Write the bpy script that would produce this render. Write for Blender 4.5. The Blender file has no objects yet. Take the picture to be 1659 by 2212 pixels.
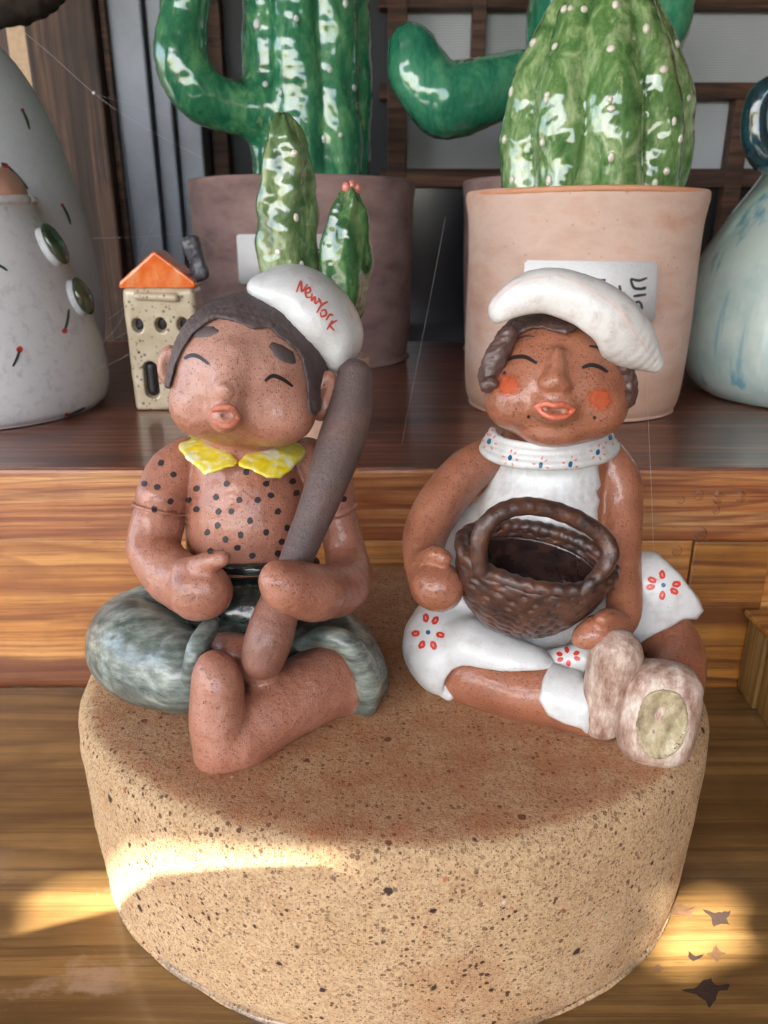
import bpy, math, random
import numpy as np
from mathutils import Vector, Matrix
from mathutils.bvhtree import BVHTree

R = math.radians
random.seed(7)
rng = np.random.default_rng(11)
scene = bpy.context.scene
COL = scene.collection
CM = 0.01                       # everything below is written in centimetres

# ------------------------------------------------------------------ camera
PITCH, CAMZ, FPX, CX, CY = R(20.0), 22.9, 1659.0, 829.5, 1106.0
cam_d = bpy.data.cameras.new('camera')
cam = bpy.data.objects.new('camera', cam_d)
COL.objects.link(cam)
cam.location = (0, 0, CAMZ * CM)
cam.rotation_euler = (math.pi / 2 - PITCH, 0, 0)
cam_d.sensor_fit = 'VERTICAL'
cam_d.sensor_height = 24.0
cam_d.lens = 24.0 * FPX / 2212.0
cam_d.clip_start = 0.01
cam_d.clip_end = 100.0
cam_d.dof.use_dof = True
cam_d.dof.focus_distance = 0.235
cam_d.dof.aperture_fstop = cam_d.lens / 1.0          # 1 mm wide opening
scene.camera = cam

# ------------------------------------------------------------------ light
SUN_DIR = Vector((-0.55, -1.0, 1.216)).normalized()   # towards the sun
SUN_EL = math.asin(SUN_DIR.z)
SUN_AZ = math.atan2(SUN_DIR.x, SUN_DIR.y)
world = bpy.data.worlds.new('World')
scene.world = world
world.use_nodes = True
wn = world.node_tree
bg = wn.nodes['Background']
sky = wn.nodes.new('ShaderNodeTexSky')
sky.sky_type = 'NISHITA'
sky.sun_disc = False
sky.sun_elevation = SUN_EL
sky.sun_rotation = SUN_AZ
sky.air_density = 1.0
sky.dust_density = 3.0
sky.ozone_density = 0.6
wn.links.new(sky.outputs[0], bg.inputs[0])
bg.inputs[1].default_value = 0.13
sun_d = bpy.data.lights.new('sun', 'SUN')
sun_d.energy = 5.0
sun_d.angle = R(0.5)
sun_d.color = (1.0, 0.95, 0.87)
sun = bpy.data.objects.new('sun', sun_d)
COL.objects.link(sun)
sun.rotation_euler = SUN_DIR.to_track_quat('Z', 'Y').to_euler()
scene.view_settings.view_transform = 'Standard'
scene.view_settings.look = 'None'
scene.view_settings.gamma = 1.0
scene.view_settings.exposure = 2.82
scene.view_settings.use_curve_mapping = False
scene.cycles.use_denoising = True
scene.cycles.max_bounces = 8
scene.cycles.sample_clamp_indirect = 6.0

# ------------------------------------------------------------------ layout helpers
SP, CP = math.sin(PITCH), math.cos(PITCH)
def at(px, py, Y):
    """point (cm) on the sight line of the photo's (px, py) at distance Y"""
    u, v = (px - CX) / FPX, (CY - py) / FPX
    t = Y / (CP + v * SP)
    return np.array([u * t, Y, CAMZ + t * (-SP + v * CP)])
def dep(p): return p[1] * CP - (p[2] - CAMZ) * SP
def pr(n, p): return n * dep(p) / FPX             # picture units -> cm at point p
def at_z(px, py, z):
    u, v = (px - CX) / FPX, (CY - py) / FPX
    t = (z - CAMZ) / (-SP + v * CP)
    return np.array([u * t, t * (CP + v * SP), z])
def ray_of(px, py):
    u, v = (px - CX) / FPX, (CY - py) / FPX
    return Vector((u, CP + v * SP, -SP + v * CP)).normalized()
def project(P):
    q = P - np.array([0, 0, CAMZ])
    d = q[..., 1] * CP - q[..., 2] * SP
    return CX + FPX * q[..., 0] / d, CY - FPX * (q[..., 1] * SP + q[..., 2] * CP) / d, d

# ------------------------------------------------------------------ objects
def props(o, label=None, cat=None, group=None, kind=None):
    if label: o['label'] = label
    if cat: o['category'] = cat
    if group: o['group'] = group
    if kind: o['kind'] = kind
    return o
class Thing:
    pass
def thing(name, base, label=None, cat=None, group=None, kind=None):
    o = bpy.data.objects.new(name, None)
    o.empty_display_size = 0.01
    COL.objects.link(o)
    o.location = Vector(base) * CM
    o['_b'] = 0
    del o['_b']
    props(o, label, cat, group, kind)
    BASE[o.name] = np.array(base, float)
    return o
BASE = {}
def mesh_obj(name, V, F, mat, parent=None, base=None, smooth=True, mats=None, fmat=None):
    """V in world cm. parent: Empty or mesh (its BASE is used)"""
    V = np.asarray(V, float)
    b = BASE[parent.name] if parent is not None else np.array(base if base is not None else (0, 0, 0), float)
    me = bpy.data.meshes.new(name)
    me.from_pydata(((V - b) * CM).tolist(), [], [list(map(int, f)) for f in F] if not isinstance(F, np.ndarray) else F.tolist())
    for m in (mats or [mat]): me.materials.append(m)
    if fmat is not None: me.polygons.foreach_set('material_index', fmat)
    if smooth: me.polygons.foreach_set('use_smooth', [True] * len(me.polygons))
    me.update()
    o = bpy.data.objects.new(name, me)
    COL.objects.link(o)
    if parent is not None: o.parent = parent
    else: o.location = Vector(b) * CM
    BASE[o.name] = b
    return o
BVH = {}
def bvh_of(o):
    if o.name not in BVH:
        me = o.data
        n = len(me.vertices)
        co = np.empty(n * 3); me.vertices.foreach_get('co', co)
        co = co.reshape(-1, 3) / CM + BASE[o.name]
        BVH[o.name] = BVHTree.FromPolygons([tuple(c) for c in co], [tuple(p.vertices) for p in me.polygons])
    return BVH[o.name]
def hit(targets, px, py):
    d = ray_of(px, py); best = None
    for o in targets:
        h = bvh_of(o).ray_cast(Vector((0, 0, CAMZ)), d)
        if h[0] is not None and (best is None or h[3] < best[2]): best = (h[0], h[1], h[3])
    return best

# ------------------------------------------------------------------ clay modelling: distance fields + surface nets
def smin(a, b, k):
    if k <= 0: return np.minimum(a, b)
    h = np.maximum(k - np.abs(a - b), 0) / k
    return np.minimum(a, b) - h * h * k * 0.25
def smax(a, b, k): return -smin(-a, -b, k)
def rot(roll=0, pitch=0, yaw=0):
    return np.array(Matrix.Rotation(R(yaw), 3, 'Z') @ Matrix.Rotation(R(roll), 3, 'Y') @ Matrix.Rotation(R(pitch), 3, 'X'))
class Prim:
    def __init__(s, fn, lo, hi): s.fn, s.lo, s.hi = fn, np.array(lo, float), np.array(hi, float)
def rc(p1, r1, p2, r2):
    p1, p2 = np.array(p1, float), np.array(p2, float)
    ba = p2 - p1; L = max(float(ba @ ba), 1e-9)
    def fn(X, Y, Z):
        x, y, z = X - p1[0], Y - p1[1], Z - p1[2]
        t = np.clip((x * ba[0] + y * ba[1] + z * ba[2]) / L, 0, 1)
        x, y, z = x - t * ba[0], y - t * ba[1], z - t * ba[2]
        return np.sqrt(x * x + y * y + z * z) - (r1 + t * (r2 - r1))
    m = max(r1, r2)
    return Prim(fn, np.minimum(p1, p2) - m, np.maximum(p1, p2) + m)
def ell(c, r, M=None):
    c, r = np.array(c, float), np.array(r, float)
    M = np.eye(3) if M is None else M
    def fn(X, Y, Z):
        x, y, z = X - c[0], Y - c[1], Z - c[2]
        a = (M[0, 0] * x + M[1, 0] * y + M[2, 0] * z) / r[0]
        b = (M[0, 1] * x + M[1, 1] * y + M[2, 1] * z) / r[1]
        d = (M[0, 2] * x + M[1, 2] * y + M[2, 2] * z) / r[2]
        k0 = np.sqrt(a * a + b * b + d * d)
        k1 = np.sqrt((a / r[0]) ** 2 + (b / r[1]) ** 2 + (d / r[2]) ** 2) + 1e-6
        return k0 * (k0 - 1) / k1
    e = np.sqrt(((M * r[None, :]) ** 2).sum(1))
    q = Prim(fn, c - e, c + e); q.c, q.r, q.M = c, r, M
    return q
def rbox(c, half, rad, M=None):
    c, half = np.array(c, float), np.array(half, float)
    M = np.eye(3) if M is None else M
    def fn(X, Y, Z):
        x, y, z = X - c[0], Y - c[1], Z - c[2]
        q = [np.abs(M[0, i] * x + M[1, i] * y + M[2, i] * z) - (half[i] - rad) for i in range(3)]
        o = np.sqrt(sum(np.maximum(a, 0) ** 2 for a in q))
        return o + np.minimum(np.maximum(np.maximum(q[0], q[1]), q[2]), 0) - rad
    e = (np.abs(M) * half[None, :]).sum(1)
    return Prim(fn, c - e, c + e)
def plane(p, n):
    p, n = np.array(p, float), np.array(n, float); n = n / np.linalg.norm(n)
    return Prim(lambda X, Y, Z: (X - p[0]) * n[0] + (Y - p[1]) * n[1] + (Z - p[2]) * n[2], (-999,) * 3, (999,) * 3)
def outline(pts):
    """2-D outline given in picture units, as a field (cut through thin shells only)"""
    P = np.array(pts, float)
    def fn(X, Y, Z):
        Z = Z - CAMZ
        d = Y * CP - Z * SP
        u = CX + FPX * X / d; v = CY - FPX * (Y * SP + Z * CP) / d
        best = np.full(u.shape, 1e9, np.float32); ins = np.zeros(u.shape, bool)
        n = len(P)
        for i in range(n):
            a, b = P[i], P[(i + 1) % n]
            e = b - a
            wx, wy = u - a[0], v - a[1]
            t = np.clip((wx * e[0] + wy * e[1]) / (e @ e), 0, 1)
            best = np.minimum(best, (wx - t * e[0]) ** 2 + (wy - t * e[1]) ** 2)
            if abs(e[1]) > 1e-9:
                c = ((a[1] > v) != (b[1] > v)) & (u < a[0] + e[0] * (v - a[1]) / e[1])
                ins ^= c
        return np.where(ins, -1, 1) * np.sqrt(best) * d / FPX
    return Prim(fn, (-999,) * 3, (999,) * 3)
def inflate(prims, t):
    """union of prims grown by t, as one prim"""
    lo = np.min([p.lo for p, k in prims], 0) - t; hi = np.max([p.hi for p, k in prims], 0) + t
    def fn(X, Y, Z):
        f = None
        for p, k in prims:
            d = p.fn(X, Y, Z)
            f = d if f is None else smin(f, d, k)
        return f - t
    return Prim(fn, lo, hi)
class Chain:
    def __init__(s, prims):
        s.prims = prims
        s.lo = np.min([p.lo for p in prims], 0); s.hi = np.max([p.hi for p in prims], 0)
def chain(pts, k=0.3, n=4):
    """pts: (px, py, Y, r_px) -> a smooth tapering roll of clay through them"""
    Q = [np.append(at(a, b, c), pr(r, at(a, b, c))) for a, b, c, r in pts]
    Q = spline(Q, n)
    return [('+', Chain([rc(p[:3], max(p[3], .01), q[:3], max(q[3], .01)) for p, q in zip(Q[:-1], Q[1:])]), k)]
def E(px, py, Y, rx, rz, ry, roll=0, pitch=0, yaw=0):
    c = at(px, py, Y)
    return ell(c, (pr(rx, c), ry, pr(rz, c)), rot(roll, pitch, yaw))
def lumps(P, amp, freq, seed=0, n=14):
    g = np.random.default_rng(seed)
    out = np.zeros(len(P))
    for i in range(n):
        k = g.normal(size=3); k *= freq * g.uniform(.5, 1.8) / np.linalg.norm(k)
        out += np.sin(P @ k + g.uniform(0, 6.28)) * g.uniform(.4, 1)
    return out * amp / math.sqrt(n)
def field(ops, h):
    adds = [o for o in ops if o[0] == '+']
    lo = np.min([o[1].lo for o in adds], 0) - 3 * h - .1; hi = np.max([o[1].hi for o in adds], 0) + 3 * h + .1
    n = np.ceil((hi - lo) / h).astype(int) + 1
    ax = [(lo[i] + h * np.arange(n[i])).astype(np.float32) for i in range(3)]
    F = np.full(n, 9.0, np.float32)
    for op, p, k in ops:
        m = max(k, 0) + 3 * h
        if op == '&': p = Prim(p.fn, (-999,) * 3, (999,) * 3)
        s = [slice(max(int((p.lo[i] - m - lo[i]) / h), 0), max(min(int((p.hi[i] + m - lo[i]) / h) + 2, n[i]), 0)) for i in range(3)]
        if any(q.stop <= q.start for q in s): continue
        X, Y, Z = ax[0][s[0]][:, None, None], ax[1][s[1]][None, :, None], ax[2][s[2]][None, None, :]
        if isinstance(p, Chain):
            d = np.full((X.shape[0], Y.shape[1], Z.shape[2]), 9.0, np.float32)
            for c in p.prims:
                w = [slice(max(int((c.lo[i] - m - lo[i]) / h) - s[i].start, 0), max(int((c.hi[i] + m - lo[i]) / h) + 2 - s[i].start, 0)) for i in range(3)]
                e = c.fn(X[w[0]], Y[:, w[1]], Z[:, :, w[2]])
                d[w[0], w[1], w[2]] = np.minimum(d[w[0], w[1], w[2]], e)
        else: d = p.fn(X, Y, Z)
        B = F[s[0], s[1], s[2]]
        if op == '+': B = smin(B, d, k)
        elif op == '-': B = smax(B, -d, k)
        elif op == '&': B = smax(B, d, k)
        F[s[0], s[1], s[2]] = B
    return F, lo
def nets(F, lo, h):
    F = np.pad(F, 1, constant_values=9.0); lo = lo - h
    s = F < 0
    c = s[:-1, :-1, :-1].astype(np.uint8)
    cnt = np.zeros(c.shape, np.uint8)
    offs = [(i, j, k) for i in (0, 1) for j in (0, 1) for k in (0, 1)]
    N = F.shape
    for i, j, k in offs: cnt += s[i:N[0] - 1 + i, j:N[1] - 1 + j, k:N[2] - 1 + k]
    act = np.argwhere((cnt > 0) & (cnt < 8))
    idx = np.full(c.shape, -1, np.int64); idx[act[:, 0], act[:, 1], act[:, 2]] = np.arange(len(act))
    vals = {o: F[act[:, 0] + o[0], act[:, 1] + o[1], act[:, 2] + o[2]].astype(np.float64) for o in offs}
    S = np.zeros((len(act), 3)); W = np.zeros(len(act))
    for o in offs:
        for a in range(3):
            if o[a] == 0:
                q = list(o); q[a] = 1; q = tuple(q)
                va, vb = vals[o], vals[q]
                m = (va < 0) != (vb < 0)
                t = np.where(m, va / np.where(m, va - vb, 1), 0)
                p = np.array(o, float)[None] + t[:, None] * (np.arange(3) == a)[None]
                S += p * m[:, None]; W += m
    V = lo + h * (act + S / W[:, None])
    Q = []
    for a in range(3):
        b, d = (a + 1) % 3, (a + 2) % 3
        sl0 = [slice(1, -1)] * 3; sl1 = [slice(1, -1)] * 3
        sl0[a] = slice(0, -1); sl1[a] = slice(1, None)
        A, B = s[tuple(sl0)], s[tuple(sl1)]
        for flip in (False, True):
            e = np.argwhere((A & ~B) if not flip else (~A & B))
            if not len(e): continue
            off = np.array([1, 1, 1]); off[a] = 0
            e = e + off
            def cell(db, dd):
                q = e.copy(); q[:, b] -= db; q[:, d] -= dd
                return idx[q[:, 0], q[:, 1], q[:, 2]]
            quad = np.stack([cell(1, 1), cell(0, 1), cell(0, 0), cell(1, 0)], 1)
            if flip: quad = quad[:, ::-1]
            Q.append(quad)
    return V, np.concatenate(Q)
def vnormals(V, Q):
    n = np.cross(V[Q[:, 2]] - V[Q[:, 0]], V[Q[:, 3]] - V[Q[:, 1]])
    N = np.zeros_like(V)
    for i in range(4): np.add.at(N, Q[:, i], n)
    return N / (np.linalg.norm(N, axis=1, keepdims=True) + 1e-12)
def clay(name, ops, h, mat, parent=None, base=None, amp=.03, freq=2.2, seed=1, fine=.008, disp=None):
    F, lo = field(ops, h)
    V, Q = nets(F, lo, h)
    N = vnormals(V, Q)
    dd = lumps(V, amp, freq, seed)
    if fine: dd = dd + lumps(V, fine, freq * 5, seed + 50, 20)
    if disp is not None: dd = dd + disp(V, N)
    V = V + N * dd[:, None]
    return mesh_obj(name, V, Q, mat, parent, base)

# ------------------------------------------------------------------ plain mesh shapes
def box_mesh(lo, hi, bev=.1, M=None, c=None):
    lo, hi = np.array(lo, float), np.array(hi, float)
    import bmesh
    bm = bmesh.new(); bmesh.ops.create_cube(bm, size=1)
    for v in bm.verts: v.co = Vector(((lo + hi) / 2 + np.array(v.co) * (hi - lo)).tolist())
    if bev: bmesh.ops.bevel(bm, geom=list(bm.edges), offset=bev, segments=2, affect='EDGES', profile=.6)
    V = np.array([tuple(v.co) for v in bm.verts]); bm.verts.index_update()
    F = [[v.index for v in f.verts] for f in bm.faces]; bm.free()
    if M is not None: V = (V - c) @ M.T + c
    return V, F
def box(name, lo, hi, mat, parent=None, base=None, bev=.1, M=None, c=None, smooth=False):
    V, F = box_mesh(lo, hi, bev, M, c)
    if parent is None and base is None: base = ((lo[0] + hi[0]) / 2, (lo[1] + hi[1]) / 2, lo[2])
    return mesh_obj(name, V, F, mat, parent, base, smooth)
def lathe(prof, c, n=72, sx=1, sy=1, wob=0, seed=0, closed=False, rfun=None):
    """prof: (r, z) list -> surface of revolution at c; optional wobble"""
    V = []; F = []
    g = np.random.default_rng(seed); ph = g.uniform(0, 6.28, 6)
    for j, (r, z) in enumerate(prof):
        for i in range(n):
            t = 2 * math.pi * i / n
            q = r * (1 + wob * (math.sin(2 * t + ph[0]) + .6 * math.sin(3 * t + ph[1] + z * .2) + .4 * math.sin(5 * t + ph[2] + z * .5)))
            if rfun: q = rfun(q, t, z)
            V.append((c[0] + q * math.cos(t) * sx, c[1] + q * math.sin(t) * sy, c[2] + z + (wob * 2 * math.sin(2 * t + ph[3]) if z > 1 else 0)))
    m = len(prof)
    for j in range(m - 1):
        for i in range(n):
            F.append([j * n + i, j * n + (i + 1) % n, (j + 1) * n + (i + 1) % n, (j + 1) * n + i])
    F.append([i for i in range(n)][::-1]); F.append([(m - 1) * n + i for i in range(n)])
    return V, F
def smooth_prof(pts, n=6):
    P = np.array(pts, float); out = []
    for i in range(len(P) - 1):
        p0, p1, p2, p3 = P[max(i - 1, 0)], P[i], P[i + 1], P[min(i + 2, len(P) - 1)]
        for k in range(n):
            t = k / n
            out.append(tuple(.5 * (2 * p1 + (p2 - p0) * t + (2 * p0 - 5 * p1 + 4 * p2 - p3) * t * t + (3 * p1 - 3 * p2 + p3 - p0) * t ** 3)))
    out.append(tuple(P[-1])); return out
def spline(P, n=8):
    return np.array(smooth_prof(P, n))
def tube(P, rad, n=10, cap=True):
    P = np.array(P, float); m = len(P)
    rad = np.broadcast_to(np.array(rad, float), (m,))
    V, F = [], []
    ref = np.array([0.13, .31, .94])
    for i in range(m):
        t = P[min(i + 1, m - 1)] - P[max(i - 1, 0)]; t = t / (np.linalg.norm(t) + 1e-12)
        a = np.cross(t, ref); a /= np.linalg.norm(a) + 1e-12; b = np.cross(t, a)
        for k in range(n):
            w = 2 * math.pi * k / n
            V.append(P[i] + rad[i] * (math.cos(w) * a + math.sin(w) * b))
    for i in range(m - 1):
        for k in range(n):
            F.append([i * n + k, i * n + (k + 1) % n, (i + 1) * n + (k + 1) % n, (i + 1) * n + k])
    if cap: F.append(list(range(n))[::-1]); F.append([(m - 1) * n + k for k in range(n)])
    return V, F

# ------------------------------------------------------------------ painted marks: thin paint laid on the surface
def paint(name, targets, shapes, mats, parent, lift=.012):
    """shapes: ('s', pts, width, mat) strokes or ('e', x, y, rx, ry, angle, mat, dome) blobs in picture units"""
    V, F, fm, fd = [], [], [], []
    def put(px, py, extra=0.0, fade=1.0):
        h = hit(targets, px, py)
        if h is None: return None
        p = h[0] + h[1] * (lift + extra)
        V.append((p.x, p.y, p.z)); fd.append(fade); return len(V) - 1
    for s in shapes:
        if s[0] == 'e':
            _, x, y, rx, ry, ang, m, dome = s
            n = 16; ca, sa = math.cos(R(ang)), math.sin(R(ang))
            rings = []
            c0 = put(x, y, dome)
            if c0 is None: continue
            w = [random.uniform(.9, 1.1) for _ in range(n)]
            for fr, ex, fv in ((.5, dome * .85, .95), (.85, dome * .5, .4), (1.0, -lift * .9 if dome else 0, 0.0)):
                ring = []
                for i in range(n):
                    t = 2 * math.pi * i / n
                    a, b = rx * fr * math.cos(t) * w[i], ry * fr * math.sin(t) * w[i]
                    ring.append(put(x + a * ca - b * sa, y + a * sa + b * ca, ex, fv))
                rings.append(ring)
            for i in range(n):
                q = [c0, rings[0][(i + 1) % n], rings[0][i]]
                if None not in q: F.append(q); fm.append(m)
                for A, B in zip(rings[:-1], rings[1:]):
                    q = [A[i], A[(i + 1) % n], B[(i + 1) % n], B[i]]
                    if None not in q: F.append(q); fm.append(m)
        else:
            _, pts, wd, m = s
            P = spline([(a, b) for a, b in pts], 6)
            k = len(P); prev = None
            for i in range(k):
                t = P[min(i + 1, k - 1)] - P[max(i - 1, 0)]; t = t / (np.linalg.norm(t) + 1e-9)
                nn = np.array([-t[1], t[0]])
                f = i / (k - 1)
                w = wd * .5 * (.35 + .65 * math.sin(math.pi * min(max(f * .9 + .08, 0), 1)) ** .6)
                row = [put(*(P[i] + nn * w)), put(*P[i]), put(*(P[i] - nn * w))]
                if prev and None not in row and None not in prev:
                    F.append([prev[0], prev[1], row[1], row[0]]); F.append([prev[1], prev[2], row[2], row[1]]); fm += [m, m]
                prev = row
    if not F: return None
    o = mesh_obj(name, V, F, None, parent, mats=mats, fmat=fm)
    at_ = o.data.attributes.new('fade', 'FLOAT', 'POINT'); at_.data.foreach_set('value', fd)
    return o

# ------------------------------------------------------------------ materials
class NT:
    def __init__(s, name):
        s.m = bpy.data.materials.new(name); s.m.use_nodes = True
        s.t = s.m.node_tree; s.b = s.t.nodes['Principled BSDF']
        s.co = s.n('ShaderNodeTexCoord').outputs['Object']
    def n(s, k, **kw):
        x = s.t.nodes.new(k)
        for a, v in kw.items(): setattr(x, a, v)
        return x
    def set(s, sock, v):
        if isinstance(v, bpy.types.NodeSocket): s.t.links.new(v, sock)
        else: sock.default_value = v if not (isinstance(v, tuple) and len(v) == 3 and sock.type == 'RGBA') else (*v, 1)
    def map(s, scale, co=None, rotz=(0, 0, 0), loc=(0, 0, 0)):
        x = s.n('ShaderNodeMapping'); s.set(x.inputs[0], co or s.co)
        x.inputs['Scale'].default_value = scale; x.inputs['Rotation'].default_value = rotz; x.inputs['Location'].default_value = loc
        return x.outputs[0]
    def noise(s, scale, detail=4, rough=.55, co=None, dist=0):
        x = s.n('ShaderNodeTexNoise'); s.set(x.inputs['Vector'], co or s.co)
        x.inputs['Scale'].default_value = scale; x.inputs['Detail'].default_value = detail
        x.inputs['Roughness'].default_value = rough; x.inputs['Distortion'].default_value = dist
        return x.outputs[0]
    def voro(s, scale, co=None, feat='F1', rnd=1.0):
        x = s.n('ShaderNodeTexVoronoi', feature=feat); s.set(x.inputs['Vector'], co or s.co)
        x.inputs['Scale'].default_value = scale; x.inputs['Randomness'].default_value = rnd
        return x.outputs
    def ramp(s, fac, stops, interp='LINEAR'):
        x = s.n('ShaderNodeValToRGB'); s.set(x.inputs[0], fac); cr = x.color_ramp; cr.interpolation = interp
        while len(cr.elements) < len(stops): cr.elements.new(.5)
        for e, (p, c) in zip(cr.elements, stops):
            e.position = p; e.color = (*c, 1) if isinstance(c, tuple) else (c, c, c, 1)
        return x.outputs[0]
    def mix(s, fac, a, b, mode='MIX'):
        x = s.n('ShaderNodeMix', data_type='RGBA', blend_type=mode)
        s.set(x.inputs[0], fac); s.set(x.inputs[6], a); s.set(x.inputs[7], b); return x.outputs[2]
    def math(s, op, a, b=0.0, c=0.0, clamp=False):
        x = s.n('ShaderNodeMath', operation=op, use_clamp=clamp)
        s.set(x.inputs[0], a); s.set(x.inputs[1], b); s.set(x.inputs[2], c); return x.outputs[0]
    def bump(s, hgt, strength=.3, dist=.01, normal=None):
        x = s.n('ShaderNodeBump'); s.set(x.inputs['Height'], hgt); x.inputs['Strength'].default_value = strength
        x.inputs['Distance'].default_value = dist * CM
        if normal is not None: s.set(x.inputs['Normal'], normal)
        return x.outputs[0]
    def out(s, color=None, rough=None, normal=None, coat=None, coat_rough=.1, spec=None, coat_normal=None, **kw):
        b = s.b
        if color is not None: s.set(b.inputs['Base Color'], color)
        if rough is not None: s.set(b.inputs['Roughness'], rough)
        if normal is not None: s.set(b.inputs['Normal'], normal)
        if coat is not None: s.set(b.inputs['Coat Weight'], coat); s.set(b.inputs['Coat Roughness'], coat_rough)
        if coat_normal is not None: s.set(b.inputs['Coat Normal'], coat_normal)
        if spec is not None: s.set(b.inputs['Specular IOR Level'], spec)
        for k, v in kw.items(): s.set(b.inputs[k.replace('_', ' ')], v)
        return s.m
def srgb(r, g, b):
    f = lambda c: (c / 255 / 12.92) if c / 255 <= .04045 else ((c / 255 + .055) / 1.055) ** 2.4
    return (f(r), f(g), f(b))
def speckle(t, density_scale, size, co=None):
    """0..1 mask of irregular specks"""
    w = t.noise(density_scale * 2.2, 2, co=co)
    x = t.n('ShaderNodeVectorMath', operation='SCALE'); t.set(x.inputs[0], w if False else t.co); x.inputs['Scale'].default_value = 1
    v = t.voro(density_scale, co=co)
    d = t.math('ADD', v[0], t.math('MULTIPLY', t.math('SUBTRACT', w, .5), .35))
    sz = t.n('ShaderNodeSeparateColor'); t.set(sz.inputs[0], v[1])
    thr = t.math('MULTIPLY', t.math('POWER', sz.outputs[0], 2.5), size)
    return t.math('MULTIPLY', t.math('SUBTRACT', thr, d), 14, clamp=True)
def m_clay(name, c1, c2, c3, gloss=.42, coat=.25, speck=.55, speck_col=(.035, .018, .012), bump=.8, ash=None):
    t = NT(name)
    big = t.noise(55, 3); mid = t.noise(230, 4)
    col = t.ramp(big, [(.36, c1), (.52, c2), (.66, c3)])
    col = t.mix(t.math('MULTIPLY', mid, .5), col, c1)
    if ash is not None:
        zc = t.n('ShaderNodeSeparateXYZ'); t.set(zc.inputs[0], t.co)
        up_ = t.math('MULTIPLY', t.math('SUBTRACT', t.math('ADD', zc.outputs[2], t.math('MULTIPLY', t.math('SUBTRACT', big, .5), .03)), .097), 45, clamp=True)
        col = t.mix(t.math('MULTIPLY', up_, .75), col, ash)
    fine = t.noise(2600, 2)
    col = t.mix(t.ramp(fine, [(.35, .0), (.8, .35)]), col, tuple(min(1, x * 1.35) for x in c3))
    s1 = speckle(t, 1500, .48); s2 = speckle(t, 520, .13)
    col = t.mix(t.math('MULTIPLY', s1, speck), col, speck_col)
    col = t.mix(t.math('MULTIPLY', s2, speck), col, speck_col)
    hh = t.math('ADD', t.math('ADD', t.noise(900, 6, .72), t.math('MULTIPLY', t.noise(220, 3, .6), 1.2)), t.math('MULTIPLY', t.math('ADD', s1, s2), -.4))
    nb = t.bump(hh, bump, .05)
    rg = t.ramp(t.noise(120, 3), [(.3, gloss - .07), (.7, gloss + .12)])
    return t.out(col, rg, nb, coat, .17, coat_normal=t.bump(t.noise(500, 3), .15, .05))
def m_white(name, c=(.72, .72, .69), dirt=(.32, .23, .17), dirtamt=.5, speck=.5, streak=None, gloss=.38, coat=.35):
    t = NT(name)
    n1 = t.noise(160, 6, .65); n2 = t.noise(1100, 3)
    col = t.mix(t.ramp(n1, [(.52, 0.0), (.74, dirtamt)]), c, dirt)
    col = t.mix(t.ramp(n2, [(.4, 0.0), (.8, .25)]), col, tuple(x * .8 for x in c))
    s2 = speckle(t, 420, .13)
    col = t.mix(t.math('MULTIPLY', s2, speck), col, (.05, .035, .03))
    co = t.map(streak, t.co) if streak else t.co
    hh = t.noise(500 if not streak else 1, 5, .6, co=co)
    return t.out(col, gloss, t.bump(hh, .35, .07), coat, .2)
def m_glaze(name, c1, c2, c3, rough=.18, coat=1.0, scale=130, stretch=(1, 1, .45), bump=.5, pale=None):
    t = NT(name)
    co = t.map(stretch)
    n = t.noise(scale, 6, .65, co=co, dist=.6)
    col = t.ramp(n, [(.3, c1), (.48, c2), (.66, c3)])
    f = t.noise(scale * 5, 3, .6, co=co)
    col = t.mix(t.ramp(f, [(.45, 0.0), (.75, .5)]), col, c1)
    if pale is not None:
        col = t.mix(t.ramp(t.noise(scale * 1.7, 4, .7, co=co), [(.6, 0.0), (.72, .6)]), col, pale)
    nb = t.bump(t.noise(scale * .5, 1.5), bump * .35, .25)
    return t.out(col, rough, nb, coat, .04, coat_normal=t.bump(t.noise(scale * .4, 1.0), bump * .3, .3))
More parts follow.
